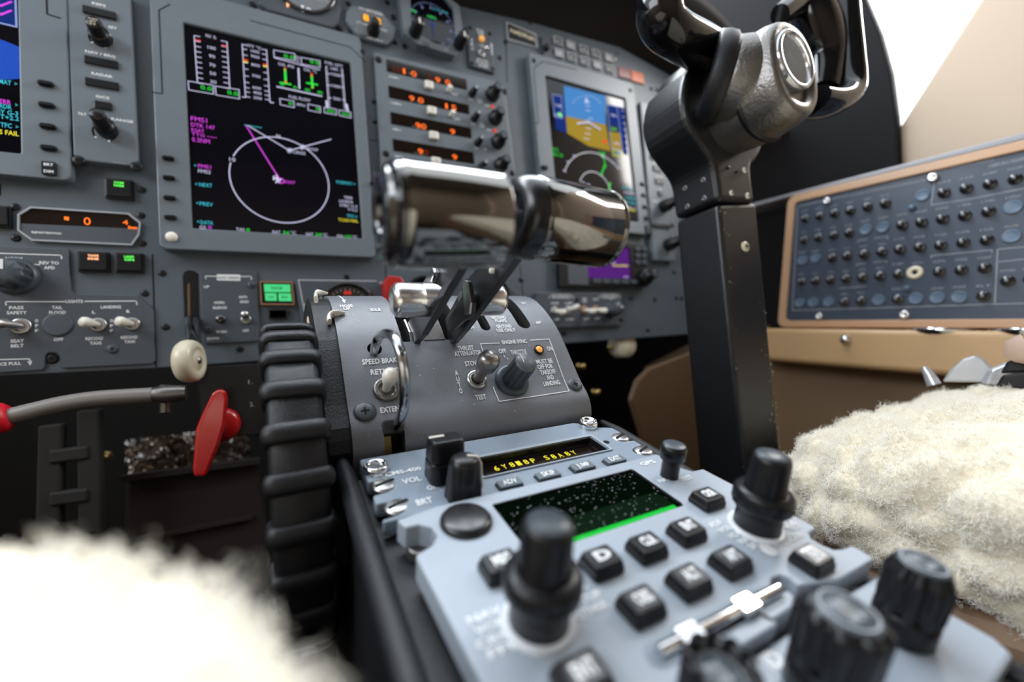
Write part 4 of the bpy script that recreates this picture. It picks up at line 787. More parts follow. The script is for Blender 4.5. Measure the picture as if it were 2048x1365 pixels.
# ================================================================ throttle quadrant
QL, QR = .0955, .245
prof = [(-.262, -.43), (-.266, -.415), (-.2705, -.4063), (-.2714, -.399), (-.2693, -.3915), (-.2624, -.3814), (-.2553, -.3682), (-.2485, -.3555), (-.2409, -.3430), (-.2321, -.3328), (-.2217, -.3232), (-.2098, -.3155), (-.1929, -.3105), (-.175, -.3085), (-.155, -.3095), (-.13, -.315), (-.105, -.327), (-.085, -.345)]
PR = [Vector((p.x, p.y)) for p in smoothed([(a, b, 0) for a, b in prof], 4)]
SL = [0]
for a, b in zip(PR, PR[1:]): SL.append(SL[-1] + (b - a).length)
def QS(s):
    s = max(0, min(SL[-1] - 1e-6, s))
    for i in range(len(SL) - 1):
        if SL[i + 1] >= s: break
    t = (s - SL[i]) / (SL[i + 1] - SL[i]); p = PR[i].lerp(PR[i + 1], t); return p, (PR[i + 1] - PR[i]).normalized()
def XP(x): return Fr((x, 0, 0), (0, 1, 0), (0, 0, 1))
def qpos(px):
    d = ray(px); best = None
    for i, (a, b) in enumerate(zip(PR, PR[1:])):
        e = b - a; det = d.y * -e.y + e.x * d.z
        if abs(det) < 1e-10: continue
        rx, ry = a.x - CP.y, a.y - CP.z; t = (rx * -e.y + e.x * ry) / det; s = (d.y * ry - d.z * rx) / det
        if -.01 <= s <= 1.01 and t > 0 and (best is None or t < best[0]): best = (t, SL[i] + s * e.length)
    if best is None: return (CP + d * .3).x, SL[-1] * .8
    return (CP + d * best[0]).x, best[1]
def QF(px, h=0):
    x, s = qpos(px); p, t = QS(s); f = Fr((x, p.x, p.y), (1, 0, 0), (0, t.x, t.y)); f.O = f.W(0, 0, h); return f
def QX(x, s): p, t = QS(s); return Fr((x, p.x, p.y), (1, 0, 0), (0, t.x, t.y))
def slot_mb(outline, deep=.025, m='dark_void'):
    """outline: list of (s, x0, x1)"""
    mb = MB(); vs = []
    for s, x0, x1 in outline:
        f = QX(0, s); vs += [f.W(x0, 0, -deep), f.W(x1, 0, -deep), f.W(x1, 0, .004), f.W(x0, 0, .004)]
    n = len(outline); fs = [(4 * k + i, 4 * k + (i + 1) % 4, 4 * k + 4 + (i + 1) % 4, 4 * k + 4 + i) for k in range(n - 1) for i in range(4)] + [(3, 2, 1, 0), (4 * n - 4, 4 * n - 3, 4 * n - 2, 4 * n - 1)]
    return mb.add(vs, fs, m)
def rslot(x0, x1, s0, s1, rb=None, rt=None):
    w_ = (x1 - x0) / 2; c_ = (x0 + x1) / 2; rb = w_ if rb is None else rb; rt = w_ if rt is None else rt; out = []
    for k in range(7):
        a = math.pi / 2 * (1 - k / 6); out.append((s0 + rb * (1 - math.sin(a)) if rb else s0 + k * 1e-5, c_ - w_ + rb * (1 - math.cos(a)), c_ + w_ - rb * (1 - math.cos(a)))) if rb else None
    if not rb: out.append((s0, x0, x1))
    m_ = 8
    for k in range(1, m_): out.append((s0 + rb + (s1 - rt - s0 - rb) * k / m_, x0, x1))
    if rt:
        for k in range(7):
            a = math.pi / 2 * k / 6; out.append((s1 - rt + rt * math.sin(a), c_ - w_ + rt * (1 - math.cos(a)), c_ + w_ - rt * (1 - math.cos(a))))
    else: out.append((s1, x0, x1))
    return out
def fixslot(o): 
    o2 = [(s, a, b) if b - a > 2e-4 else (s, (a + b) / 2 - 1e-4, (a + b) / 2 + 1e-4) for s, a, b in o]; o2.sort(key=lambda t: t[0]); r = [o2[0]]
    for t in o2[1:]:
        if t[0] - r[-1][0] > 2e-5: r.append(t)
    return r
quad = thing('throttle_quadrant', 'curved satin grey cover with white switch markings that the throttle levers rise out of', 'control pedestal', (.17, -.2, -.43))
mb = MB(); n = len(PR); vs = [Vector((QL, p.x, p.y)) for p in PR] + [Vector((QR, p.x, p.y)) for p in PR]
mb.add(vs, [(i, i + 1, n + i + 1, n + i) for i in range(n - 1)] + [(n - 1, 0, n, 2 * n - 1)], 'quadrant_grey'); mb.add(vs[:n], [tuple(range(n))], 'quadrant_grey'); mb.add(vs[n:], [tuple(range(n - 1, -1, -1))], 'quadrant_grey')
# weld
bm = bmesh.new(); cov = obj('cover', mb, quad); bm.from_mesh(cov.data); bmesh.ops.remove_doubles(bm, verts=bm.verts, dist=1e-6); bmesh.ops.recalc_face_normals(bm, faces=bm.faces); bm.to_mesh(cov.data); bm.free()
s_main = qpos(F(860, 455))[1]; s_end = SL[-1] - .035
x1s, x2s = qpos(F(960, 440))[0], qpos(F(1080, 440))[0]
XL0, XR1 = qpos(F(842, 452))[0], qpos(F(1180, 436))[0]
s_gb = qpos(F(800, 900))[1]; s_gbot = .004; xg0, xg1 = qpos(F(738, 950))[0], qpos(F(855, 950))[0]
sf0 = qpos(F(1525, 380))[1]; xf0, xf1 = qpos(F(1478, 350))[0], qpos(F(1548, 350))[0]
sp0 = qpos(F(1310, 392))[1]; xp0, xp1 = qpos(F(1278, 375))[0], qpos(F(1332, 375))[0]
for o in (rslot(XL0, x1s, s_main, s_end, .0015, .001), rslot(x2s, XR1, s_main, s_end, .0015, .001), rslot(xf0, xf1, sf0, sf0 + .052), rslot(xp0, xp1, sp0, sp0 + .035)):
    cut(cov, slot_mb(fixslot(o)))
zt = QS(s_gb)[0].y; mb = MB(); mb.prism(XP(xg0), [(-.30, -.424), (-.255, -.424), (-.255, zt), (-.30, zt - .002)], 0, xg1 - xg0, 'dark_void'); cut(cov, mb)
f = QF(F(690, 492)); mb = MB(); mb.lathe(f, [(.0042, -.012), (.0042, .003)], 'dark_void', 16); cut(cov, mb)
b_ = cov.modifiers.new('b', 'BEVEL'); b_.width = .0011; b_.segments = 2; b_.limit_method = 'ANGLE'; b_.angle_limit = math.radians(50)
for p in cov.data.polygons: p.use_smooth = True
cov.data.set_sharp_from_angle(angle=math.radians(35))
mb = MB(); o = [(s_main + .0004 + (s_end - s_main) * k / 12, x1s + .0004, x2s - .0004) for k in range(13)]
vs = []
for s, a, b in o: ff = QX(0, s); vs += [ff.W(a, 0, -.001), ff.W(b, 0, -.001), ff.W(b, 0, .0005), ff.W(a, 0, .0005)]
mb.add(vs, [(4 * k + i, 4 * k + (i + 1) % 4, 4 * k + 4 + (i + 1) % 4, 4 * k + 4 + i) for k in range(12) for i in range(4)] + [(3, 2, 1, 0), (48, 49, 50, 51)], 'divider_dull'); obj('slot_divider', mb, quad)
# interior bits seen in the slots
f = QF(F(800, 1010), -.012); mb = MB(); mb.box(f, -.006, -.02, .001, .012, -.004, 0, 'brass'); mb.box(f, -.003, -.014, .004, -.011, 0, .004, 'brass'); obj('slot_bracket', mb, quad, label='brass bracket inside the lower slot')
f = QF(F(1450, 290), -.010); mb = MB(); mb.box(f, -.0045, -.025, .001, .03, -.003, 0, 'dull_tube'); obj('slot_wall', mb, quad)
# printed lettering
mb = MB()
def qt(s, x, y, wz, hg=.0031, bold=.02, mbx=None):
    c_ = F(x, y); f = QF(c_, .0004); a = qpos((c_[0] - wz * .3613 / 2, c_[1])); b = qpos((c_[0] + wz * .3613 / 2, c_[1])); (mbx or mb).text(f, s, 0, 0, abs(b[0] - a[0]), hg, 0, 'white_print', bold)
for s, x, y, wz in (('NOSE', 533, 257, 70), ('UP', 537, 273, 38), ('IDLE', 695, 279, 55), ('OFF', 746, 400, 46), ('SPEED BRAKE', 727, 561, 212), ('RETRACT', 752, 618, 170), ('EXTEND', 788, 828, 138), ('THRUST', 1193, 490, 88), ('ATTENUATOR', 1206, 518, 152),
                    ('STOW', 1228, 575, 80), ('TEST', 1277, 762, 60), ('OFF', 1222, 377, 38), ('GROUND', 1374, 321, 84), ('FLAPS', 1387, 339, 62), ('GROUND', 1405, 370, 84), ('USE ONLY', 1417, 391, 104), ('35\u00b0', 1516, 242, 30), ('60\u00b0', 1598, 349, 32), ('OFF', 1396, 507, 42), ('THROTTLE', 1485, 512, 88),
                    ('ENGINE SYNC', 1463, 455, 138), ('ON', 1657, 493, 30), ('MUST BE', 1628, 563, 92), ('OFF FOR', 1633, 592, 86), ('TAKEOFF', 1648, 622, 88), ('AND', 1660, 652, 40), ('LANDING', 1668, 684, 94)):
    qt(s, x, y, wz, .0034 if y > 480 else (.0026 if s in ('35\u00b0', '60\u00b0') else .003))
for i, ch in enumerate('AUTO'): qt(ch, 1142 + i * 8, 628 + i * 33, 18, .0034)
def ql(*ps, w_=.0006):
    q = [qpos(F(*p)) for p in ps]
    for (xa, sa), (xb, sb_) in zip(q, q[1:]):
        for k in range(6):
            t0, t1 = k / 6, (k + 1) / 6; A0 = QX(xa + (xb - xa) * t0, sa + (sb_ - sa) * t0); A1 = QX(xa + (xb - xa) * t1, sa + (sb_ - sa) * t1)
            a, b = A0.W(0, 0, .0004), A1.W(0, 0, .0004); d = (b - a).normalized(); sd = A0.N.cross(d) * w_ / 2; mb.add([a - sd, b - sd, b + sd, a + sd], [(0, 1, 2, 3)], 'white_print')
ql((1380, 463), (1275, 466), (1320, 620)); ql((1345, 705), (1378, 786), (1560, 760), (1765, 728)); ql((1765, 728), (1655, 440), (1550, 447)); ql((1403, 528), (1411, 542)); ql((1420, 545), (1428, 552)); ql((470, 190), (490, 197), (510, 215), (524, 236), w_=.0008)
q = [QX(x_, s_).W(0, 0, .0004) for x_, s_ in (qpos(F(508, 228)), qpos(F(530, 222)), qpos(F(526, 245)))]; mb.add(q, [(0, 1, 2)], 'white_print'); obj('lettering', mb, quad)
for x, y, r_ in ((636, 843, .0058), (1797, 693, .0052)): obj('screw', screw(QF(F(x, y)), r_, 'grey_knob'), quad)
def bat_to(root, f, tip, h, r=.003, m='ivory', collar=.006, prof=None, colm='steel', label=None):
    mb = MB(); mb.lathe(f, [(collar, 0), (collar, .0012), (collar * .9, .0026), (collar * .62, .0026), (collar * .58, .0004)], colm, 24); base = obj('toggle_switch', mb, root)
    T = f.W(*f.px(tip, h), h); p0 = f.W(0, 0, .0005); prof = prof or [(0, .5), (.3, .62), (.5, .9), (.75, 1.05), (.9, .9), (.97, .6), (1, .15)]
    mb = MB(); mb.tube([p0.lerp(T, t) for t, _ in prof], [r * k for _, k in prof], m, 18); obj('bat_handle', mb, base, label=label)
bat_to(quad, QF(F(753, 722)), F(786, 615), .017, .0042, 'ivory', .0072, colm='gun_metal', label='white bat handle')
bat_to(quad, QF(F(1252, 668)), F(1340, 530), .026, .0060, 'bat_metal', .0064, prof=[(0, .5), (.35, .62), (.5, .75), (.6, 1.0), (.82, 1.08), (.93, .95), (.98, .6), (1, .2)], label='large dark metal bat handle')
f = QF(F(1447, 672)); mb = MB(); mb.lathe(f, [(.0112, .0003), (.0112, .0016), (.0104, .003), (.009, .0036)], 'grey_knob', 44)
top = f.W(*f.px(F(1503, 568), .0225), .0225); ax = (top - f.O); f2 = Fr(f.O, f.U, f.V)
mb.lathe(f2, [(.0078, .0034), (.0076, .006), (.0071, .0215), (.0064, .0225)], 'grey_knob', 60, (12, .0010, .0066)); kn = obj('rotary_knob', mb, quad)
mb = MB(); mb.lathe(f2, [(.0065, .0225), (.0065, .0228), (.001, .0229)], 'knob_top', 40); mb.line(f2, (-.0012, .0), (-.0022, .006), .0008, .0231, 'white_print'); obj('knob_face', mb, kn)
f = QF(F(1597, 500)); mb = MB(); mb.lathe(f, [(.0036, -.001), (.0036, .0012), (.003, .0018), (.0026, .0004)], 'black_plastic', 24); la = obj('lamp_holder', mb, quad); mb = MB(); mb.lathe(f, [(.0026, .0004), (.0024, .0016), (.0014, .0022), (.0002, .0024)], 'amber_glass', 20); obj('lamp_lens', mb, la, label='amber lamp lens')
# wire guard over the speed brake switch
sg = thing('wire_switch_guard', 'polished steel wire hoop guarding the white speed brake toggle', 'guard', QF(F(800, 905)).O)
gp_ = [(695, 500), (698, 462), (716, 425), (748, 408), (785, 420), (812, 455), (835, 520), (848, 590), (856, 680), (856, 760), (848, 830), (828, 885), (800, 925), (796, 950)]
pts = []
for i, p in enumerate(gp_):
    t = i / (len(gp_) - 1); xx = .1105 + t * .0062; pts.append(hit(F(*p), Vector((xx, 0, 0)), Vector((1, 0, 0))))
pts = [QF(F(690, 494), -.006).O] + pts[1:-1] + [QF(F(797, 925), -.01).O]
mb = MB(); mb.tube(smoothed(pts, 5), [.0024] * (5 * (len(pts) - 1) + 1), 'wire_steel', 16); obj('hoop', mb, sg)
f = QF(F(795, 920)); mb = MB(); mb.box(f, -.0058, -.004, .0052, .0035, -.006, .0012, 'lever_metal', .002); obj('hinge_foot', mb, sg, bevel=.0008)

# ================================================================ throttle levers
def grip(root, a, b, r, left):
    ax = (b - a).normalized(); U = Vector((0, 0, 1)); f = Fr(a, U - ax * U.dot(ax), ax.cross(U)); 
    if f.N.dot(ax) < 0: f = Fr(a, U - ax * U.dot(ax), U.cross(ax))
    Ln = (b - a).length
    mb = MB()
    if left:
        mb.lathe(f, [(r * .97, Ln * .135), (r, Ln * .155), (r, Ln * .22), (r, Ln * .97), (r * .975, Ln * .99), (r * .9, Ln)], 'pewter', 64)
        body = obj('grip', mb, root, label='polished metal cylinder grip')
        mb = MB(); mb.lathe(f, [(r * .30, .006), (r * .34, .0005), (r * .42, -.0005), (r * .80, 0), (r * .9, .0012), (r * .985, .0035), (r * .985, Ln * .085), (r * .955, Ln * .095), (r * .955, Ln * .105), (r * .985, Ln * .115), (r * .98, Ln * .135)], 'black_gloss', 64); ec = obj('end_cap', mb, root, label='glossy black end cap')
        mb = MB(); mb.lathe(f, [(r * .30, .006), (r * .16, .0058), (r * .14, .003), (r * .01, .0028)], 'chrome', 24); obj('recessed_button', mb, ec)
    else:
        mb = MB(); mb.lathe(f, [(r * .6, 0), (r * .86, .0004), (r * .95, .004), (r * .985, .0075), (r * .985, Ln * .16)], 'cap_black', 64); ec = obj('end_cap', mb, root, label='smooth black end cap')
        mb = MB(); mb.lathe(f, [(r * .6, 0), (r * .19, .0), (r * .18, .0008), (r * .001, .0008)], 'cap_black', 40); obj('cap_face', mb, ec)
        mb = MB(); mb.lathe(f, [(.0026, .0006), (.0026, -.0004), (.0018, -.0011), (.0005, -.0012)], 'dark_metal', 18)
        for q_ in ((-.0016, -.0003, .0016, .0003), (-.0003, -.0016, .0003, .0016)): mb.box(f, *q_, -.0016, -.0011, 'black_hole')
        obj('screw', mb, ec)
        mb = MB(); mb.lathe(f, [(r * .975, Ln * .16), (r, Ln * .17), (r, Ln * .20), (r, Ln * .93), (r * .97, Ln * .937), (r * .95, Ln * .945), (r * .97, Ln * .953), (r, Ln * .96), (r * .99, Ln * .985), (r * .93, Ln), (r * .3, Ln * 1.002)], 'pewter', 64); body = obj('grip', mb, root, label='polished metal cylinder grip')
    return body
def xpx(x, p): return hit(p, Vector((x, 0, 0)), Vector((1, 0, 0)))
t1 = thing('throttle_lever', 'left throttle lever, its black end cap with a recessed button facing the centre display', 'lever', (.137, -.243, -.347), 'throttle levers with polished cylinder grips')
t2_ = thing('throttle_lever', 'right throttle lever, its grip partly covering the purple lit screen', 'lever', (.16, -.243, -.347), 'throttle levers with polished cylinder grips')
a = xpx(.0945, L(98, 440)); b = a + Vector((.0395, -.0015, .0008)); grip(t1, a, b, .0166, True)
a2 = xpx(.1505, L(1000, 450)); b2 = a2 + Vector((.0490, .0012, -.0018)); grip(t2_, a2, b2, .0172, False)
def blade(root, x, px_, w_, name='arm', m='lever_metal', extra=None):
    f = XP(x); q = [f.px(F(*p)) for p in px_]; q = [(q[0][0] + .011, q[0][1] - .003)] + q + [(q[-1][0] + .011, q[-1][1] - .003)]; mb = MB(); mb.prism(f, q, 0, w_, m); return obj(name, mb, root, bevel=.0006)
blade(t1, .1375, ((848, 445), (852, 400), (905, 270), (985, 90), (1060, -40), (1180, -40), (1165, 40), (950, 418), (925, 440)), .0042)
blade(t2_, .1605, ((1095, 432), (1078, 330), (1195, 115), (1240, 60), (1330, -20), (1400, -60), (1490, -60), (1465, 0), (1178, 395), (1150, 428)), .0042)
mb = MB(); f = XP(.1582); q = f.px(F(1337, 62)); mb.lathe(Fr(f.W(*q), (0, 0, 1), (0, 1, 0)), [(.0014, -.001), (.0014, .0008), (.0005, .0012)], 'ivory', 12); obj('rivet', mb, t2_)
# reverser levers riding on the arms
for tt, lab, x0, x1, c0, c1 in ((None, 'chrome reverser handle on the left throttle arm, with a bright cut end', .1385, .1185, (990, 222), None), (None, 'chrome reverser handle on the right throttle arm, showing behind the blade', .1628, .184, (1285, 218), None)):
    r_ = thing('reverser_lever', lab, 'lever', xpx(x0, F(*c0)), 'chrome thrust reverser levers'); c_ = xpx(x0, F(*c0))
    if x1 > x0: c_ = Vector((x0, CL.y, CL.z))
    else: CL = c_.copy()
    e = Vector((x1, c_.y, c_.z)); f = Fr(c_, (0, 1, 0), (0, 0, 1 if x1 > x0 else -1)); Ln = abs(x1 - x0); rr_ = .0092
    mb = MB(); mb.lathe(f, [(rr_ * .8, -.001), (rr_, .001), (rr_, Ln * .82), (rr_ * .96, Ln * .9), (rr_ * .72, Ln), (rr_ * .3, Ln)], 'satin_steel', 40); obj('handle', mb, r_)
    xs_ = x0 - .0035 if x1 < x0 else x0 - .0062
    if x1 > x0:
        g_ = XP(.1548); q = [g_.px(F(*p)) for p in ((1178, 135), (1190, 112), (1205, 118), (1226, 240), (1222, 300), (1200, 330), (1172, 340), (1110, 400), (1086, 380), (1095, 330), (1170, 200))]; mb = MB(); mb.prism(g_, q, 0, .0028, 'lever_metal'); obj('arm', mb, r_, bevel=.0006)
        q = [g_.px(F(*p)) for p in ((1183, 128), (1192, 112), (1206, 118), (1229, 240), (1222, 300), (1196, 305))]; mb = MB(); mb.prism(g_, q, -.0009, .0001, 'satin_steel'); obj('latch_plate', mb, r_, bevel=.0003)
        mb = MB()
        for k in range(9): a_ = g_.px(F(1160 + random.uniform(-14, 12), 215 + random.uniform(-26, 22))); mb.line(g_, a_, (a_[0] + random.uniform(-.0012, .0012), a_[1] + random.uniform(-.0016, .0016)), .0003, -.0001, 'brass')
        obj('wear_scratches', mb, r_)
        mb = MB(); mb.tube([Vector((.1575, c_.y, c_.z)), Vector((x0, c_.y, c_.z))], .0052, 'steel', 14); obj('pivot', mb, r_)
    else:
        g_ = XP(.1345); q = [g_.px(F(*p)) for p in ((935, 160), (990, 70), (1010, 45), (1020, 70), (1003, 120), (1060, 150), (1080, 118), (1040, 200), (985, 260), (950, 230))]; mb = MB(); mb.prism(g_, q, 0, .003, 'chrome'); obj('arm', mb, r_, bevel=.0008)
        g_ = XP(.136); q = [g_.px(F(*p)) for p in ((828, 350), (850, 330), (880, 400), (893, 470), (862, 500), (838, 430))]; mb = MB(); mb.prism(g_, q, 0, .0015, 'steel'); obj('link', mb, r_, bevel=.0004)

# ================================================================ black quadrant side housing, trim wheel
sh = thing('trim_housing', 'black grained housing between the trim wheel and the grey quadrant cover, with an open slot', 'housing', (.089, -.2, -.45))
PRo = [QS(s) for s in [SL[-1] * k / 40 for k in range(41)]]
mb = MB(); ps = [(p.x + t.y * .0016 , p.y - t.x * .0016) for p, t in PRo]; ps = ps + [(-.085, -.46), (-.262, -.46)]
mb.prism(XP(.0845), ps, 0, .0108, 'black_leather'); hs = obj('housing_shell', mb, sh)
s0h, s1h = SL[-1] * .40, SL[-1] * .66; mbs = slot_mb(fixslot(rslot(.0855, .0935, s0h, s1h)), .03); cut(hs, mbs)
b_ = hs.modifiers.new('b', 'BEVEL'); b_.width = .0018; b_.segments = 3; b_.limit_method = 'ANGLE'; b_.angle_limit = math.radians(50)
f = QF(F(450, 330)); px_t = hit(F(450, 330), f.O, f.N)
ti = thing('trim_pointer', 'ivory trim position pointer hooked over the left edge of the grey cover', 'pointer', QF(F(470, 320)).O)
def qtube(ps, r, m, flat=1):
    P = [hit(F(*p), QF((F(*p)[0] if F(*p)[0] > 664 else 666, F(*p)[1])).O + QF((F(*p)[0] if F(*p)[0] > 664 else 666, F(*p)[1])).N * h_, QF((F(*p)[0] if F(*p)[0] > 664 else 666, F(*p)[1])).N) for *p, h_ in ps]
    mb = MB(); k = smoothed(P, 4); mb.tube(k, [r * (1 if i < len(k) - 6 else max(.35, (len(k) - i) / 6)) for i in range(len(k))], m, 12, flat=flat); return mb
obj('pointer_blade', qtube(((440, 345, .0005), (438, 318, .001), (455, 300, .0014), (490, 297, .0014), (525, 295, .001)), .0028, 'ivory', .45), ti)
ti2 = thing('trim_index', 'ivory index tab hooked over the top left corner of the quadrant cover', 'pointer', QF(F(400, 190)).O)
obj('index_tab', qtube(((366, 222, .0002), (366, 192, .001), (385, 182, .0012), (430, 186, .001)), .0026, 'ivory', .5), ti2)
ti3 = thing('slot_pin', 'pinkish round tipped pin standing in the black slot beside the trim wheel', 'pin', xpx(.0865, F(345, 340)))
P0 = xpx(.0868, F(350, 365)); P1 = xpx(.0868, F(343, 325)); mb = MB(); mb.tube([P0, P0.lerp(P1, .6), P1, P1 + (P1 - P0) * .12], [.0032, .0036, .0032, .0012], 'flesh_plastic', 14); obj('pin_body', mb, ti3)
tw = thing('pitch_trimmer', 'large black ribbed trim wheel standing left of the throttle quadrant', 'wheel', (.07, -.215, -.507))
WCy, WCz, WR = -.215, -.42, .0855
fw2 = Fr((.0592, WCy, WCz), (0, 1, 0), (0, 0, 1)); W2 = .0228
mb = MB(); mb.lathe(fw2, [(.066, .002), (.080, .0), (WR - .002, .0006), (WR, .0026), (WR, W2 - .0026), (WR - .002, W2 - .0006), (.080, W2), (.066, W2 - .002)], 'black_soft', 120); rim = obj('wheel_rim', mb, tw)
mb = MB(); mb.lathe(fw2, [(.067, .008), (.010, .006), (.010, W2 - .006), (.067, W2 - .008)], 'black_plastic', 60); obj('disc', mb, tw)
def rib(k):
    a = math.radians(8.2 + k * 360 / 26); d = Vector((0, -math.cos(a), math.sin(a))); tn = Vector((0, math.sin(a), math.cos(a))); ctr = Vector((.0592 + W2 / 2, WCy, WCz)) + d * WR
    mb = MB(); hw = W2 / 2 - .0004; pts = [ctr + Vector((-hw, 0, 0)) - d * .010, ctr + Vector((-hw, 0, 0)) - d * .0022, ctr + Vector((-hw + .0018, 0, 0)) + d * .0003, ctr + d * .0007, ctr + Vector((hw - .0018, 0, 0)) + d * .0003, ctr + Vector((hw, 0, 0)) - d * .0022, ctr + Vector((hw, 0, 0)) - d * .010]
    mb.tube(smoothed(pts, 4), .0046, 'black_soft', 14, up=tuple(tn), flat=.62); return mb
for k in range(26): obj('rib', rib(k), tw)
# ================================================================ centre console: pedestal body and its three units
ped = thing('centre_console', 'black grained console box carrying the tilted blue grey control units', 'console', (.172, -.38, -.62))
mb = MB(); u0, u1 = -.083, .085
side = [(PD.W(0, .0245, -.008).y, PD.W(0, .0245, -.008).z), (PD.W(0, -.30, -.008).y, PD.W(0, -.30, -.008).z), (PD.W(0, -.30, 0).y, -.90), (-.18, -.90), (-.18, -.465), (PD.W(0, .0245, -.008).y, -.465)]
mb.prism(XP(.172 + u0), side, 0, u1 - u0, 'black_leather'); obj('console_body', mb, ped, bevel=.003)
# rounded side rail, left of the units
mb = MB(); mb.tube([PD.W(-.0815, v, -.004) for v in (.036, .02, -.05, -.12, -.20, -.30)], [.003, .0042, .0045, .0048, .005, .005], 'black_leather', 16); obj('left_rail', mb, ped)
mb = MB(); mb.tube([PD.W(.0855, v, -.008) for v in (.036, .02, -.05, -.12, -.20, -.30)], [.002, .004, .004, .004, .004, .004], 'black_leather', 12); obj('right_rail', mb, ped)
f = Fr((.172 + u0, 0, 0), (0, -1, 0), (0, 0, 1)); q = f.px((744, 1171)); mb = MB(); mb.lathe(f.at(*q, 0), [(.003, -.0005), (.003, .0006), (.0015, .0014), (.0002, .0015)], 'dark_metal', 14); obj('screw', mb, ped)
HP = .0
def pq(*ps, h=0): return [PD.px(p, h) for p in ps]
def dzus(root, p, h=-.0015, r=.0058):
    f = PD.atp(p, h); mb = MB(); mb.lathe(f, [(r, -.0015), (r, .0003), (r * .92, .0011), (r * .6, .0016), (r * .1, .0017)], 'steel', 28); s_ = obj('quarter_turn_fastener', mb, root)
    f = f.at(0, 0, 0, rot=.35); mb = MB(); mb.box(f, -r * .8, -r * .13, r * .8, r * .13, .0014, .0019, 'black_hole', r * .1); obj('slot', mb, s_)
# --- checklist unit
cms = thing('checklist_unit', 'blue grey console unit with a narrow yellow lit window, directly behind the throttle quadrant', 'console unit', PD.W(0, -.005, -.01))
BTc = .0262
def tabs(uL, uR, v0, v1, notches, d=.0085, r=.0062):
    """outline of a unit with scalloped fastener notches on both sides ; notches: v positions"""
    out = [(uL + d, v1), (uR - d, v1)]
    def side_(u, sgn):
        pts = []
        for vn in sorted(notches, reverse=True):
            pts += [(u, vn + r * 1.25), (u, vn + r * 1.2)]
            for k in range(9):
                a = math.pi * (k / 8); pts.append((u - sgn * (d * .35 + d * .75 * math.sin(a)), vn + r * math.cos(a) * 1.0))
            pts.append((u, vn - r * 1.2))
        return pts
    R_ = side_(uR, 1); L_ = side_(uL, -1)
    R_ = [(u, min(v1, max(v0, v))) for u, v in R_]; L_ = [(u, min(v1, max(v0, v))) for u, v in L_]
    pts = out + R_ + [(uR, v0), (uL, v0)] + L_[::-1]
    res = [pts[0]]
    for p in pts[1:]:
        if abs(p[0] - res[-1][0]) + abs(p[1] - res[-1][1]) > 1e-5: res.append(p)
    return res
vs1 = PD.px((769.5, 972))[1]; vs2 = PD.px((796, 1015))[1]; vt = PD.px((721, 918.8))[1]; vb = PD.px(J(735, 395))[1] + .001
vb = (PD.px((797, 1038))[1])
uLc, uRc = -.0745, .0745
oc_ = [(-.0735, vt), (.0545, vt), (.0585, vt - .0025), (.0590, vt - .006), (.0625, vt - .010), (.0700, vt - .0125), (.0738, vt - .0145)]
def scal(u, vn, sg, r=.0055, d=.0105):
    return [(u, vn + r * 1.15)] + [(u - sg * (d * math.sin(math.pi * k / 8) ** .6 if 0 < k < 8 else 0), vn + r * math.cos(math.pi * k / 8)) for k in range(9)] + [(u, vn - r * 1.15)]
right_ = [p for vn in (vs1, vs2) for p in scal(uRc, vn, 1)]; left_ = [p for vn in (vs2, vs1) for p in scal(uLc, vn, -1)[::-1]]
left_s = [(-.0745, PD.px((748, 960))[1] + .003)]
oc_ += right_ + [(uRc, vb), (uLc, vb)] + left_ + [(-.0745, PD.px((752, 950))[1] - .004), (-.0745, vt - .001)]
mb = MB(); mb.prism(PD, oc_, -.007, HP, 'console_blue_dark'); cmf = obj('faceplate', mb, cms)
q = quad_px(PD, [J(632, 213), J(1240, 92), J(1362, 162), J(690, 300)]); cu0 = (q[0][0] + q[3][0]) / 2; cu1 = (q[1][0] + q[2][0]) / 2; cv1 = (q[0][1] + q[1][1]) / 2; cv0 = (q[2][1] + q[3][1]) / 2
mb = MB(); mb.box(PD, cu0, cv0, cu1, cv1, -.0045, .003, 'black_plastic', .001); cut(cmf, mb)
b_ = cmf.modifiers.new('b', 'BEVEL'); b_.width = .0009; b_.segments = 2; b_.limit_method = 'ANGLE'; b_.angle_limit = math.radians(50)
mb = MB(); mb.box(PD, cu0 - .003, vt - .0002, cu1 + .04, vt - .0002, 0, 0, 'console_blue') if 0 else None
mb = MB(); mb.ring(PD, rr(cu0 - .0022, cv0 - .0008, cu1 + .0022, cv1 + .0022, .0012, 3), rr(cu0 - .0004, cv0, cu1 + .0004, cv1, .0008, 3), 0, .0009, 'console_blue'); obj('window_rim', mb, cms)
mb = MB(); mb.box(PD, cu0, cv0, cu1, cv1, -.0048, -.0042, 'display_window'); mb2 = obj('window', mb, cms)
mb = MB(); hw = -.0040
for x, y, s in ((762, 253, '6'), (803, 243, 'Y'), (842, 233, '8'), (877, 226, '1'), (915, 219, '8'), (952, 212, 'P'), (1022, 197, 'S'), (1058, 191, '8'), (1093, 184, 'A'), (1130, 176, '8'), (1163, 170, 'Y')):
    f = PD.atp(J(x, y), hw); mb.text(f, s, 0, 0, .0026, .0044, 0, 'e_yellow', .01)
obj('lit_characters', mb, mb2)
mb = MB()
def pt(s, zf, x, y, x2, y2, hg, m='white_print', h=.0003, sk=0, bold=.02, mbx=None, fr_=PD):
    a = fr_.px(zf(x, y), h); b = fr_.px(zf(x2, y2), h); (mbx or mb).text(fr_, s, (a[0] + b[0]) / 2, (a[1] + b[1]) / 2, abs(b[0] - a[0]), hg, h, m, bold)
pt('CMS-400', J, 180, 285, 370, 252, .0033); pt('VOL', J, 270, 320, 370, 305, .0040); pt('OFF', J, 400, 356, 468, 342, .0036); pt('MAX', J, 660, 308, 692, 302, .0034); pt('BRT', J, 345, 432, 428, 415, .0042)
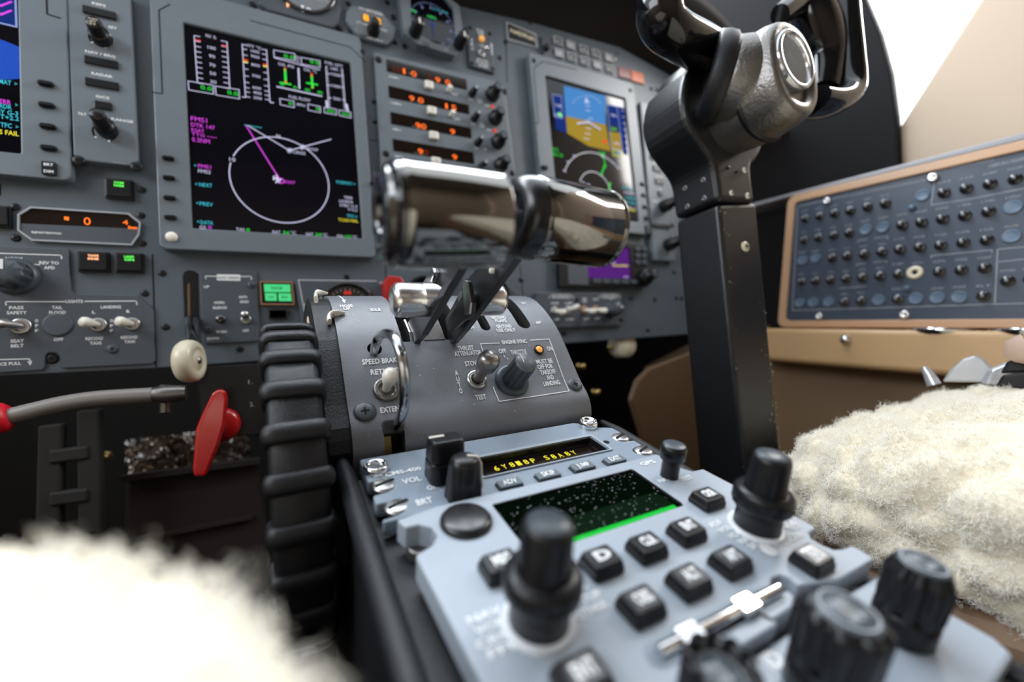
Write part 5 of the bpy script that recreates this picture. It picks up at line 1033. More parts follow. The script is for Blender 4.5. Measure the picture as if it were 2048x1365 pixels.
for k in (0, 1): f = PD.atp(J(134 + k * 24, 291 - k * 5), .0003); mb.box(f, -.0010, -.0014, .0010, .0014, 0, .0001, 'white_print')
a_ = PD.px(J(395, 307), .0003); b_2 = PD.px(J(418, 303), .0003); mb.line(PD, a_, b_2, .0006, .0003, 'white_print'); obj('lettering', mb, cms)
def wedge_knob(root, p, w_, d_, hgt, tipw, pointer, name='pointer_knob'):
    f = PD.atp(p, 0); mb = MB(); b0 = rr(-w_, -d_, w_, d_, min(w_, d_) * .55, 4); t0 = rr(-w_ * .92, -tipw, w_ * .92, tipw, tipw * .5, 4)
    mb.taper(f, b0, rr(-w_ * .98, -(d_ + tipw) / 2, w_ * .98, (d_ + tipw) / 2, tipw * .6, 4), 0, hgt * .5, 'black_plastic'); mb.taper(f, rr(-w_ * .98, -(d_ + tipw) / 2, w_ * .98, (d_ + tipw) / 2, tipw * .6, 4), t0, hgt * .5, hgt, 'black_plastic')
    k = obj(name, mb, root, bevel=.0012, seg=3); return k, f
k, f = wedge_knob(cms, J(490, 300), .0083, .0075, .0205, .0052, 0)
mb = MB(); mb.box(f, -.0074, .0006, -.0005, .0022, .0203, .0208, 'ivory'); obj('pointer_mark', mb, k)
f = PD.atp(J(588, 395), 0); mb = MB(); mb.lathe(f, [(.0082, 0), (.0080, .003), (.0068, .015), (.0060, .0175), (.0045, .0185), (.001, .0188)], 'black_plastic', 48, (6, .0007, .0062)); k = obj('pointer_knob', mb, cms)
mb = MB(); mb.tube([f.W(.0010, .0002, .0188), f.W(.0050, -.001, .0183), f.W(.0068, -.0014, .0150), f.W(.0079, -.0016, .003)], .0007, 'ivory', 8); obj('pointer_mark', mb, k)
for x0, y0, x1, y1, x2, y2, x3, y3, s in ((752, 318, 870, 296, 908, 326, 790, 352, 'ADV'), (955, 276, 1068, 256, 1105, 283, 990, 305, 'SKIP'), (1138, 232, 1245, 212, 1282, 240, 1175, 262, 'JUMP'), (1308, 198, 1405, 182, 1445, 206, 1350, 224, 'EXIT')):
    h_ = .0022; q = quad_px(PD, [J(x0 + 0, y0), J(x1, y1), J(x2, y2), J(x3, y3)], h_); us = [(q[0][0] + q[3][0]) / 2, (q[1][0] + q[2][0]) / 2]; vs_ = [(q[0][1] + q[1][1]) / 2, (q[2][1] + q[3][1]) / 2]
    mb = MB(); mb.box(PD, us[0] - .0004, vs_[1] - .0004, us[1] + .0004, vs_[0] + .0004, 0, .0008, 'black_plastic'); mb.box(PD, us[0], vs_[1], us[1], vs_[0], .0008, h_, 'cap_key'); ky = obj('key', mb, cms, bevel=.0005)
    mb = MB(); mb.text(PD, s, (us[0] + us[1]) / 2, (vs_[0] + vs_[1]) / 2, (us[1] - us[0]) * .62, .0036, h_ + .0003, 'white_print', .02); obj('legend', mb, ky)
for p in (I2(470, 590), I2(610, 815), S2(795, 440), S2(1060, 590)): dzus(cms, p)
f = PD.atp(I2(375, 395), .0015); mb = MB(); mb.lathe(f, [(.0056, -.0015), (.0058, .0006), (.0052, .0016), (.0042, .0018), (.0038, .0004), (.001, .0002)], 'chrome', 32); bu = obj('socket_bushing', mb, cms, label='bright chrome socket'); mb = MB(); mb.lathe(f, [(.0036, .0006), (.0012, .0008)], 'dark_metal', 20); obj('socket_core', mb, bu)
f = PD.atp(S2(438, 258), .0025); mb = MB(); mb.lathe(f, [(.0056, -.005), (.0058, .0006), (.0052, .0016), (.0042, .0018), (.0038, .0004), (.001, .0002)], 'chrome', 32); bu = obj('socket_bushing', mb, cms, label='bright chrome socket')
mb = MB(); mb.lathe(PD.atp(S2(642, 480), .0002), [(.0018, 0), (.0002, .0001)], 'black_hole', 16); obj('sensor_hole', mb, cms)
# --- navigation unit with the green screen
HF = .0055
def P3(x, y, h=HF): return PD.px(x if isinstance(x, tuple) else (x, y), h)
nav = thing('navigation_unit', 'light blue grey console unit with a green glowing screen and two tall stacked knobs', 'console unit', PD.W(0, -.12, -.01))
vN1 = PD.px(J(560, 430), HF)[1]; vN1 = PD.px((797, 1042), HF)[1] + .0015
uLn, uRn = -.0715, .0915
def ph(x, y): return PD.px((x, y), HF)
M3 = _z(1380, 1020, .25271)
on = [ph(*J(243, 520)), ph(*J(430, 455)), ph(*S2(1140, 640)), ph(*S2(1280, 620)), ph(*S2(1440, 755)), ph(*S2(1540, 790)), ph(*S2(1620, 810)), ph(*S2(1740, 785)), ph(*K(400, 320)), ph(*M3(760, 10)), ph(*M3(985, 130)), ph(*M3(995, 150)), ph(*M3(945, 185)), ph(*M3(965, 230)), ph(*M3(1040, 275)), ph(*M3(1130, 312)), ph(*M3(1210, 310)), ph(*M3(1270, 285)), ph(*M3(1300, 290)), ph(*M3(1448, 375)), ph(*M3(1450, 395))]
on += [ph(*M3(1180, 555)), ph(*M3(855, 600)), ph(*M3(800, 545)), ph(*M3(720, 515)), ph(*M3(650, 540)), ph(*M3(640, 590)), ph(*M3(690, 640)), ph(*M3(790, 640)), ph(*M3(830, 690)), ph(*M3(810, 770)), ph(*M3(660, 870))]
vbN = ph(*M3(330, 1130))[1]
on += [(ph(*M3(660, 870))[0], vbN), ( -.066, vbN), (-.0695, vbN)]
on += [ph(*J(680, 1360)), ph(*J(347, 720)), ph(*J(345, 700)), ph(*J(430, 650)), ph(*J(455, 600)), ph(*J(425, 560)), ph(*J(360, 545)), ph(*J(290, 560))]
mb = MB(); mb.prism(PD, on, -.004, HF, 'console_blue'); nvf = obj('faceplate', mb, nav)
q = [ph(*J(738, 438)), ph(*J(1460, 260)), ph(*J(1748, 438)), ph(*J(905, 645))]; nu0 = q[0][0]; nu1 = (q[1][0] + q[2][0]) / 2; nv1 = (q[0][1] + q[1][1]) / 2; nv0 = q[2][1]
mb = MB(); mb.box(PD, nu0, nv0, nu1, nv1, HF - .0016, HF + .003, 'black_plastic', .0012); cut(nvf, mb)
b_ = nvf.modifiers.new('b', 'BEVEL'); b_.width = .0011; b_.segments = 3; b_.limit_method = 'ANGLE'; b_.angle_limit = math.radians(50)
mb = MB(); mb.box(PD, nu0 + .0001, nv0 + .0001, nu1 - .0001, nv1 - .0001, HF - .0018, HF - .0012, 'lcd_dark'); sc_ = obj('screen', mb, nav)
mb = MB(); hl = HF - .0011
du, dv = nu1 - nu0, nv1 - nv0
mb.box(PD, nu0 + du * .12, nv0 + dv * .02, nu0 + du * .96, nv0 + dv * .42, hl, hl + .0001, 'e_lcdgreen')
mb.box(PD, nu0 + du * .14, nv0 + dv * .02, nu0 + du * .955, nv0 + dv * .085, hl + .0001, hl + .0002, 'e_lcdbright')
obj('glowing_line', mb, sc_, label='bright green glow along the lower screen edge')
mb = MB(); random.seed(3)
for k in range(230):
    a_, b2_ = nu0 + du * random.random(), nv0 + dv * random.random(); s_ = random.uniform(.0001, .00032); mb.face(PD, [(a_ - s_, b2_), (a_, b2_ - s_), (a_ + s_, b2_), (a_, b2_ + s_)], hl + .0004, 'dim_print')
o_ = obj('dust_specks', mb, sc_); o_['kind'] = 'stuff'
def rkey(root, cx, cy, w_, d_, s, h=HF, lit=False, tall=.0048, lw=.62, m='black_plastic'):
    """rubbery key with a raised bright legend cap ; cx, cy photo centre of its top"""
    f = PD.atp((cx, cy), h + tall); f.O = f.W(0, 0, -tall); mb = MB()
    mb.box(f, -w_, -d_, w_, d_, 0, tall * .45, m, .0013); mb.taper(f, rr(-w_ * .97, -d_ * .97, w_ * .97, d_ * .97, .0013, 3), rr(-w_ * .84, -d_ * .82, w_ * .84, d_ * .82, .001, 3), tall * .45, tall, m)
    k = obj('key', mb, root, bevel=.0004)
    mb = MB(); mb.box(f, -w_ * .6, -d_ * .58, w_ * .6, d_ * .58, tall, tall + .0002, 'key_face' if not lit else 'key_sheen', .0006); mb.text(f, s, 0, 0, w_ * 2 * lw * .8, .0040, tall + .0005, 'white_print', .05); obj('legend', mb, k)
for cx, cy, s, lit in ((1003, 1120, 'MSG', 0), (1205, 1112, 'D', 0), (1296, 1083, 'CLR', 0), (1376, 1052, 'ENT', 0), (1417, 988, 'CRSR', 0), (1285, 1197, 'OBS', 1), (1381, 1150, 'ALT', 1), (1464, 1112, 'APT', 1), (1628, 1108, 'NAV', 1)):
    rkey(nav, cx, cy, .0064, .0052, s, lit=lit)
rkey(nav, 1168, 1340, .0068, .0056, 'ENT', lit=1)
f = PD.atp((932, 1045), HF); mb = MB(); mb.lathe(f, [(.0098, 0), (.0098, .0012), (.0090, .0022), (.0075, .0026), (.001, .0028)], 'cap_black', 40); obj('round_cap', mb, nav, label='round glossy black cap')
def tallknob(root, px_, fr_=None, sc=1.0, h=HF):
    f = PD.atp(px_, h); mb = MB(); q = f
    mb.lathe(f, [(.0108 * sc, .0), (.0108 * sc, .0008), (.0100 * sc, .0012)], 'index_white', 44); sk = obj('index_ring', mb, root, label='thin white ring around the knob')
    mb = MB(); s = sc; mb.lathe(f, [(.0088 * s, .0008), (.0084 * s, .0095 * s), (.0106 * s, .0100 * s), (.0112 * s, .0115 * s), (.0112 * s, .0158 * s), (.0102 * s, .0172 * s), (.0080 * s, .0176 * s)], 'black_plastic', 60, (30, .0003, .0105 * s)); k = obj('outer_knob', mb, root)
    mb = MB(); mb.lathe(f, [(.0079 * s, .0174 * s), (.0075 * s, .0200 * s), (.0071 * s, .0305 * s), (.0066 * s, .0318 * s), (.0058 * s, .0321 * s), (.001, .0321 * s)], 'black_plastic', 60, (30, .00025, .0068 * s)); k2 = obj('inner_knob', mb, root)
    mb = MB(); mb.lathe(f, [(.0058 * s, .0322 * s), (.0055 * s, .0326 * s), (.001, .0326 * s)], 'grey_knob', 40); obj('knob_face', mb, k2)
tallknob(nav, (1077, 1243)); tallknob(nav, (1512, 1055), sc=.98)
f = PD.atp(S2(1355, 868), HF); mb = MB(); mb.lathe(f, [(.0042, 0), (.0042, .0088), (.0058, .0094), (.0060, .0150), (.0052, .0162), (.001, .0164)], 'black_plastic', 36); k = obj('small_knob', mb, nav); mb = MB(); mb.lathe(f, [(.0052, .0163), (.0048, .0166), (.001, .0166)], 'grey_knob', 30); obj('knob_face', mb, k)
mb = MB()
def pn(s, x, y, w_, hg=.0030, m='white_print'): f = PD.atp((x, y), HF + .0003); mb.text(f, s, 0, 0, w_, hg, 0, m, .03)
pn('GPS', 1295, 926, .0095, .003); pn('TEST', 1372, 957, .008); pn('NAV', 1328, 960, .007, .0024)
for i, s in enumerate(('ADF', 'VOR', 'HDG', 'NAV', 'SKD')): pn(s, 1430 + i * 20, 1048 + i * 10.5, .007, .0026)
pn('CRSR', 1575, 1047, .008, .0026); pn('TEST', 1588, 1055, .008, .0026); pn('PULL SCAN', 1575, 1080, .017, .0028)
for i, (s, w_) in enumerate((('NAV', .0105), ('VOR', .0095), ('CRSR', .0125), ('FPL', .0090))): pn(s, 969 + i * 13, 1230 + i * 22.5, w_, .0027)
for i, (s, w_) in enumerate((('CAL', .007), ('SETUP', .012), ('OTHER', .0115))): pn(s, 1156 + i * 14, 1176 + i * 22, w_, .0027)
f = PD.atp(M3(625, 320), HF + .0003); mb.lathe(f, [(.003, 0), (.001, .0001)], 'white_print', 16); obj('lettering', mb, nav)
f = PD.atp(I2(850, 1225), -.004); mb = MB(); mb.lathe(f, [(.0052, -.003), (.0052, .0006), (.0046, .0012), (.0034, .0006), (.001, .0002)], 'gun_metal', 28); obj('fastener', mb, nav)
# latch bar
mb = MB(); f = PD.at(0, 0, HF); a_ = Vector(ph(*M3(0, 1035) )); a_ = Vector(ph(1315, 1312)); b2_ = Vector(ph(*M3(690, 655))); d_ = (b2_ - a_); ang = math.atan2(d_.y, d_.x); fl = PD.at((a_.x + b2_.x) / 2, (a_.y + b2_.y) / 2, HF, ang); Lb = d_.length / 2
mb.box(fl, -Lb - .003, -.0036, Lb + .001, .0040, .0001, .0003, 'console_blue_dark', .003); obj('latch_recess', mb, nav)
mb = MB(); mb.tube([fl.W(-Lb, 0, .0012), fl.W(Lb, 0, .0012)], .0019, 'chrome', 14); lt = obj('latch_bar', mb, nav, label='bright metal latch bar')
for t in (-.55, .38): mb = MB(); mb.box(fl, Lb * t - .0040, -.0030, Lb * t + .0040, .0030, .0006, .0030, 'chrome', .0008); obj('latch_clip', mb, lt, bevel=.0006)
mb = MB(); fs_ = PD.atp(M3(440, 900), HF); mb.line(PD, ph(*M3(230, 985)), ph(*M3(430, 865)), .0018, HF + .0003, 'black_hole'); mb.line(PD, ph(*M3(560, 830)), ph(*M3(650, 880)), .0010, HF + .0003, 'black_hole'); obj('groove', mb, nav)
# --- third unit with the big fluted knobs
au = thing('audio_control_unit', 'pale blue grey unit with big black fluted knobs in the blurred bottom right corner', 'console unit', PD.W(.05, -.2, -.01))
HZ = .001
pz = [(-.072, vbN - .001), (PD.px((1390, 1300), HZ)[0], vbN - .001), (PD.px(M3(790, 960), HZ)), PD.px(M3(1180, 700), HZ), PD.px(M3(1500, 505), HZ), PD.px((1990, 1275), HZ), PD.px((2030, 1310), HZ), PD.px((1960, 1420), HZ), (.07, -.27), (-.072, -.27)]
mb = MB(); mb.prism(PD, pz, -.005, HZ, 'console_blue'); obj('faceplate', mb, au, bevel=.0015)
def fluted(root, px_, hpx, sc=1.0, nl=8, H_=.026, hbase=HZ):
    f = PD.atp(px_, hbase + H_ * sc); f.O = f.W(0, 0, -H_ * sc); s = sc
    mb = MB(); mb.lathe(f, [(.0085 * s, 0), (.0095 * s, .001), (.0095 * s, .009 * s), (.0088 * s, .010 * s)], 'black_plastic', 48); b_ = obj('knob_base', mb, root)
    mb = MB(); mb.lathe(f, [(.0092 * s, .0098 * s), (.0098 * s, .012 * s), (.0100 * s, .0235 * s), (.0092 * s, .0252 * s), (.0076 * s, H_ * s)], 'black_plastic', 96, (nl, .0019 * s, .0075 * s)); k = obj('fluted_knob', mb, root)
    mb = MB(); mb.lathe(f, [(.0074 * s, H_ * s), (.0070 * s, (H_ + .0006) * s), (.001, (H_ + .0006) * s)], 'grey_knob', 40); q_ = obj('knob_face', mb, k)
    mb = MB(); mb.pline(f, arc(0, 0, .0062 * s, 0, 360, 30), .0006, (H_ + .0008) * s, 'dim_print', True); mb.text(f, 'MAX', 0, .0022 * s, .006 * s, .0022 * s, (H_ + .0008) * s, 'dim_print'); mb.text(f, 'MIN', 0, -.0022 * s, .006 * s, .0022 * s, (H_ + .0008) * s, 'dim_print'); obj('face_markings', mb, q_)
fluted(au, (1695, 1225), 0, 1.0, 8); fluted(au, (1847, 1128), 0, .86, 10, H_=.029); fluted(au, (1440, 1352), 0, .85, 10, H_=.020)
mb = MB(); f = PD.atp((1545, 1320), HZ + .0003); mb.text(f, 'ID', 0, 0, .006, .0045, 0, 'white_print', .04); obj('lettering', mb, au)
# ================================================================ control yoke and its column
YC = -.25
CY = Fr((0, YC, 0), (1, 0, 0), (0, 0, 1))
yk = thing('control_column', 'tall black control column with a joint halfway and pale rivets, carrying the yoke', 'control column', (.47, -.22, -.80))
def extr(fr, pts, h0, h1, m, smooth=False): return MB().prism(fr, pts, h0, h1, m)
lowp = [CY.px(p) for p in ((1437, 408), (1513, 406), (1563, 925), (1490, 935))]
dz = -.9; 
bl_, br_ = Vector(lowp[3]), Vector(lowp[2]); tl_, tr_ = Vector(lowp[0]), Vector(lowp[1])
kL = (bl_ - tl_) / (tl_.y - bl_.y); kR = (br_ - tr_) / (tr_.y - br_.y)
b3 = tr_ + kR * (tr_.y + .9); b4 = tl_ + kL * (tl_.y + .9)
mb = MB(); mb.prism(CY, [tuple(tl_), tuple(tr_), tuple(b3), tuple(b4)], -.050, 0, 'column_black'); obj('lower_column', mb, yk, bevel=.004, seg=3)
up = [H(255, 398), H(238, 470), H(235, 560), H(262, 680), H(330, 790), H(390, 880), H(412, 960), H(430, 1098), H(628, 1112), H(612, 1000), H(608, 905), H(640, 865), H(665, 810), H(672, 735), H(720, 640), H(740, 500), H(700, 380), H(600, 300), H(430, 300), H(320, 330)]
upc = [CY.px(p) for p in up]; u0_ = smoothed([(a, b, 0) for a, b in upc[:8]], 3) + smoothed([(a, b, 0) for a, b in upc[8:]], 3)
mb = MB(); mb.prism(CY, [(p.x, p.y) for p in u0_], -.052, .001, 'column_black'); obj('upper_housing', mb, yk, bevel=.006, seg=4)
q = CY.px(H(500, 480)); f = CY.at(q[0] - .008, q[1] - .01, 0)
mb = MB(); mb.lathe(f, [(.040, -.052), (.0475, -.049), (.049, -.044), (.049, -.014), (.046, -.008), (.030, -.006)], 'column_black', 72); obj('round_housing', mb, yk)
for p, r_, m_ in ((H(570, 930), .0028, 'ivory'), (H(498, 1055), .0026, 'ivory'), (H(587, 1070), .0030, 'ivory'), (H(480, 915), .0018, 'column_black'), (H(526, 940), .0014, 'black_hole'), (H(576, 1347), .0050, 'cream')):
    f = CY.atp(p, .0012); mb = MB(); mb.lathe(f, [(r_, -.001), (r_, .0005), (r_ * .7, .0012), (r_ * .1, .0014)], m_, 20)
    if r_ > .002:
        for w1, w2 in ((.5, .12), (.12, .5)): mb.box(f, -r_ * w1, -r_ * w2, r_ * w1, r_ * w2, .0012, .0017, 'black_hole')
    obj('screw', mb, yk)
SX = Fr((upc[7][0] + .0, YC, 0), (0, -1, 0), (0, 0, 1))       # left side of the housing
for p in (H(245, 1030), H(258, 1130), H(345, 985), H(350, 1085)):
    P_ = hit(p, Vector((upc[7][0] - .0004, 0, 0)), Vector((1, 0, 0))); f = Fr(P_, (0, -1, 0), (0, 0, 1)); mb = MB(); mb.lathe(f, [(.0032, -.001), (.0032, .0004), (.0024, .0009), (.0008, .0009), (.0003, .0002)], 'dark_metal', 16); obj('screw', mb, yk)
rs = MB(); q = CY.px((1524, 500)); f = CY.at(q[0], q[1], -.012); rs.box(f, -.011, -.024, .009, .022, -.03, .0, 'black_plastic'); bx_ = obj('switch_box', rs, yk, bevel=.0015)
rs = MB(); rs.box(f, -.005, -.016, .0065, .017, 0, .006, 'black_plastic', .002); obj('rocker', rs, bx_, bevel=.0015)
mb = MB(); random.seed(11)
for k in range(60):
    t = random.random() ** .6; e = random.choice((0, 0, 1)); P_ = tr_.lerp(br_, .3 + .65 * t) if not e else tl_.lerp(bl_, random.random())
    u, v = P_.x - random.uniform(.0015, .016) * (random.random()), P_.y
    if e: u += .004 + .008 * random.random()
    s_ = random.uniform(.0003, .0011); mb.face(CY, [(u - s_, v), (u, v - s_ * random.uniform(.6, 2)), (u + s_, v), (u, v + s_ * random.uniform(.6, 2.4))], .0003, 'chip_green')
o_ = obj('paint_chips', mb, yk); o_['kind'] = 'stuff'
# yoke
yo = thing('control_yoke', 'black and silver control yoke with a round glass centre badge, upper right', 'yoke', CY.W(*CY.px((1530, 250)), .02))
YF = .066
HC = CY.px((1592, 128), YF); HF_ = CY.at(HC[0], HC[1], YF)        # centre of the hub face
def hubring(k, h): return [(k * .034 * math.copysign(abs(math.cos(a)) ** .82, math.cos(a)), k * .042 * math.copysign(abs(math.sin(a)) ** .82, math.sin(a)) - .003 * k) for a in [2 * math.pi * i / 48 for i in range(48)]], h
def loft(mb, fr, rings, m, smooth=True, cap=True):
    n = len(rings[0][0]); vs = []
    for pts, h in rings: vs += [fr.W(u, v, h) for u, v in pts]
    mb.add(vs, [(k * n + i, k * n + (i + 1) % n, (k + 1) * n + (i + 1) % n, (k + 1) * n + i) for k in range(len(rings) - 1) for i in range(n)], m, smooth)
    if cap: mb.add(vs[:n], [tuple(range(n - 1, -1, -1))], m); mb.add(vs[-n:], [tuple(range(n))], m)
    return mb
mb = MB(); loft(mb, HF_, [hubring(1.0, -.070), hubring(1.06, -.052), hubring(1.08, -.030), hubring(1.02, -.010), hubring(.96, -.003), hubring(.90, 0), hubring(.74, -.0005), hubring(.68, -.006)], 'yoke_casting'); obj('hub', mb, yo, label='crackle finished silver and black hub')
mb = MB(); loft(mb, HF_, [hubring(1.105, -.036), hubring(1.12, -.034), hubring(1.12, -.0325), hubring(1.09, -.031)], 'black_plastic', cap=False); obj('hub_seam', mb, yo)
fb = HF_.at(0, .004, 0)
mb = MB(); mb.lathe(fb, [(.0260, -.006), (.0262, .0008), (.0245, .0022), (.0225, .0022), (.0215, -.003)], 'badge_ring', 56); bg_ = obj('badge_rim', mb, yo)
mb = MB(); mb.lathe(fb, [(.0220, -.0028), (.001, -.0028)], 'badge_white', 48); bf_ = obj('badge_face', mb, bg_)
mb = MB(); mb.text(fb.at(-.002, .004, 0, -.45), 'Citation', 0, 0, .026, .007, -.0024, 'black_plastic', .0); mb.pline(fb, [(-.014, .012), (-.008, .010), (.002, .006), (.012, .000)], .0007, -.0024, 'black_plastic'); obj('badge_script', mb, bf_)
mb = MB(); mb.lathe(fb, [(.0218, .0012), (.016, .0026), (.008, .0034), (.0005, .0036)], 'clear_glass', 48); obj('badge_glass', mb, bg_)
# rubber collar and left horn
def yp(x, y, h): return CY.W(*CY.px((x, y), h), h)
lh = smoothed([yp(1500, 170, -.004), yp(1466, 146, .0), yp(1430, 116, .006), yp(1394, 92, .012), yp(1352, 70, .018), yp(1326, 48, .020), yp(1318, 18, .022), yp(1324, -40, .024), yp(1332, -120, .026)], 5)
mb = MB(); mb.tube(lh, [.021 - .0035 * min(1, i / 20) for i in range(len(lh))], 'horn_black', 24, flat=1.1); obj('left_horn', mb, yo)
c1 = HF_.W(-.004, .0, -.034); c0 = c1 + Vector((-.80, .59, .36)).normalized() * .041; ax = (c1 - c0); La = ax.length; ax.normalize()
q_ = ax.cross(Vector((0, 0, 1))).normalized(); fq = Fr(c0, q_, ax.cross(q_)); fq = fq if fq.N.dot(ax) > 0 else Fr(c0, ax.cross(q_), q_)
mb = MB(); mb.lathe(fq, [(.030, .010), (.0365, .011), (.0375, .016), (.0395, La * .6), (.0390, La * .85), (.034, La + .004), (.020, La + .012), (.001, La + .014)], 'yoke_casting', 56); obj('hub_barrel', mb, yo, label='crackle finished silver barrel of the hub')
mb = MB(); mb.lathe(fq, [(.020, .006), (.030, -.004), (.0365, -.005), (.0395, -.002), (.0405, .005), (.0400, .011), (.037, .014)], 'black_leather', 48); obj('rubber_collar', mb, yo)
rh = smoothed([yp(1618, 205, .040), yp(1650, 208, .040), yp(1678, 200, .040), yp(1690, 178, .040), yp(1686, 120, .040), yp(1680, 60, .040), yp(1674, -10, .040), yp(1668, -80, .040)], 5)
mb = MB(); mb.tube(rh, [.0125] * len(rh), 'horn_black', 20, flat=1.6); obj('right_horn', mb, yo)
gp2 = [yp(1562, 62, .035), yp(1575, 30, .035), yp(1610, 2, .035), yp(1660, -25, .035), yp(1700, -60, .035)]
mb = MB(); k_ = smoothed([yp(1650, 185, .030), yp(1655, 120, .030), yp(1640, 60, .030), yp(1625, 10, .030), yp(1620, -60, .030)], 5); mb.tube(k_, [.017 + .010 * math.sin(math.pi * i / (len(k_) - 1)) for i in range(len(k_))], 'horn_black', 20, flat=.8); obj('right_grip', mb, yo)
mb = MB(); k_ = smoothed([yp(1560, 30, .028), yp(1590, 10, .028), yp(1630, -5, .028), yp(1670, -5, .028)], 5); mb.tube(k_, [.010 + .008 * i / len(k_) for i in range(len(k_))], 'horn_black', 16, flat=.9); obj('thumb_rest', mb, yo)

# ================================================================ circuit breaker panel on the right side wall
CO = CP + ray(I(240, 330)) * .9
CL_ = Vector((-0.03011202, 0.99095921, 0.13074065)); CT = Vector((0.13650004, -0.12549773, 0.98265867))
CB = Fr(CO, -CL_, CT)
def cp_(x, y, h=0): return CB.px(I(x, y), h)
cbp = thing('circuit_breaker_panel', 'navy panel of round black breaker buttons in a copper tan frame, right wall', 'control panel', CB.W(.2, -.2, 0))
TLc, BLc = cp_(240, 330), cp_(190, 950); uE = .56
vT, vB = 0.0, -.199
oc = [(0.004, vT - .001), (uE, vT), (uE, vB), (0.001, vB)]
mb = MB(); mb.box(CB, 0, vB, uE, vT, -.012, 0, 'breaker_navy', .006); obj('faceplate', mb, cbp)
mb = MB(); mb.ring(CB, rr(-.012, vB - .011, uE + .02, vT + .0125, .012, 5), rr(0, vB, uE, vT, .007, 5), -.03, .0035, 'copper_tan'); obj('frame', mb, cbp, bevel=.0015)
brk = None
def breaker(x, y, r=.0062):
    global brk
    f = CB.atp(I(x, y), .006); f.O = f.W(0, 0, -.006)
    if brk is None:
        mb = MB(); mb.lathe(f, [(r * 1.05, 0), (r * 1.02, .0024), (r * .78, .0028), (r * .62, .003), (r * .62, .0085), (r * .5, .0096), (r * .1, .0098)], 'black_gloss', 20); brk = obj('circuit_breaker', mb, cbp); brk['o'] = 1; breaker.o = f.O.copy()
        mb = MB(); mb.text(f, '5', 0, 0, .0022, .003, .0100, 'dim_print', .02); brk_l = obj('rating_number', mb, brk); del brk['o']; breaker.l = brk_l
    else:
        c = brk.copy(); COL.objects.link(c); c.parent = cbp; c.location = f.O - breaker.o; WL[c.name] = WL[cbp.name]
        d = breaker.l.copy(); COL.objects.link(d); d.parent = c; WL[d.name] = WL[cbp.name]
BR = [(282, 410), (358, 397), (436, 382), (519, 368), (610, 348), (702, 330), (276, 523), (352, 510), (432, 498), (513, 485), (423, 617), (502, 607), (591, 597), (684, 585), (263, 743), (336, 738), (415, 733), (496, 727), (582, 720), (675, 711), (489, 848), (576, 842),
      (790, 443), (892, 428), (1003, 410), (1120, 393), (1245, 372), (778, 572), (884, 560), (993, 550), (1112, 536), (1237, 522), (773, 703), (986, 690), (1102, 680), (1226, 670), (768, 834), (1220, 818), (1010, 273), (1128, 250), (1253, 226), (1387, 200), (1347, 738), (1470, 728)]
for p in BR: breaker(*p)
for x, y in [(607, 470), (697, 458), (275, 632), (345, 620), (262, 855), (332, 853), (413, 850), (674, 840), (870, 833), (982, 828), (1097, 825), (905, 290), (1380, 352), (1372, 505)]:
    f = CB.atp(I(x, y), .001); mb = MB(); r_ = .0078 if x < 1300 else .0082; mb.lathe(f, [(r_, -.001), (r_, .0006), (r_ * .9, .0012), (r_ * .8, .0008), (r_ * .1, .0012)], 'cap_blue', 24); obj('blank_cap', mb, cbp)
f = CB.atp(I(866, 697), 0); mb = MB(); mb.lathe(f, [(.0088, 0), (.0088, .0016), (.006, .0024), (.0034, .0022), (.0030, -.002)], 'cream', 28); pc_ = obj('socket_ring', mb, cbp, label='cream ring socket'); mb = MB(); mb.lathe(f, [(.0031, .0004), (.001, .0006)], 'black_hole', 16); obj('socket_hole', mb, pc_)
for x, y, r_ in ((402, 320, .0052), (958, 197, .0058), (362, 925, .0052), (809, 917, .0058)):
    f = CB.atp(I(x, y), .003); mb = MB(); mb.lathe(f, [(r_, -.004), (r_, .001), (r_ * .8, .002), (r_ * .45, .0022), (r_ * .3, .001), (r_ * .05, .001)], 'satin_steel', 24); obj('screw', mb, cbp)
for x, y in ((850, 357), (823, 780)): f = CB.atp(I(x, y), .001); mb = MB(); mb.lathe(f, [(.0042, -.001), (.004, .002), (.001, .0032)], 'cap_blue', 18); obj('stud', mb, cbp)
mb = MB()
def cl(*ps, w_=.0009): mb.pline(CB, [cp_(*p) for p in ps], w_, .0003, 'dim_print')
cl((250, 352), (255, 349), (520, 290)); cl((625, 270), (918, 212)); cl((250, 352), (223, 895)); cl((223, 895), (740, 880), (1438, 858)); cl((975, 165), (952, 342), (1150, 312), (1438, 255)); cl((975, 165), (1280, 105)); cl((565, 540), (570, 528), (612, 522)); cl((650, 518), (722, 507), (722, 520))
cl((562, 660), (562, 652), (610, 648)); cl((650, 643), (715, 634), (716, 645)); cl((950, 620), (955, 608), (1270, 578), (1270, 590)); cl((1300, 575), (1285, 858)); cl((1300, 575), (1438, 562)); cl((1308, 640), (1438, 627)); cl((470, 780), (610, 768))
def clt(s, x, y, w_=.010, hg=.0026): f = CB.atp(I(x, y), .0003); mb.text(f, s, 0, 0, w_, hg, 0, 'dim_print', .0)
names = ['BATT', 'ENG', 'LH AC', 'TEMP', 'GEN', 'BUS', 'STALL', 'FUEL', 'OIL', 'ICE', 'PITOT', 'START', 'FLAP', 'TRIM', 'GYRO', 'NAV', 'COM', 'AP', 'AHRS', 'ADC', 'MFD', 'PFD', 'ADF', 'FMS', 'DME', 'L XFR', 'L FUEL', 'CVR', 'FDR', 'TCAS', 'R XFR', 'R FUEL', 'HF', 'GPS', 'XPDR', 'LIGHT', 'FAN', 'ELT', 'RH', 'A ICE', 'SURF', 'DOOR', 'HYD', 'PUMP']
for (x, y), s in zip(BR, names): clt(s, x + 6, y - (38 if x < 760 else 52), .009 if x < 760 else .012)
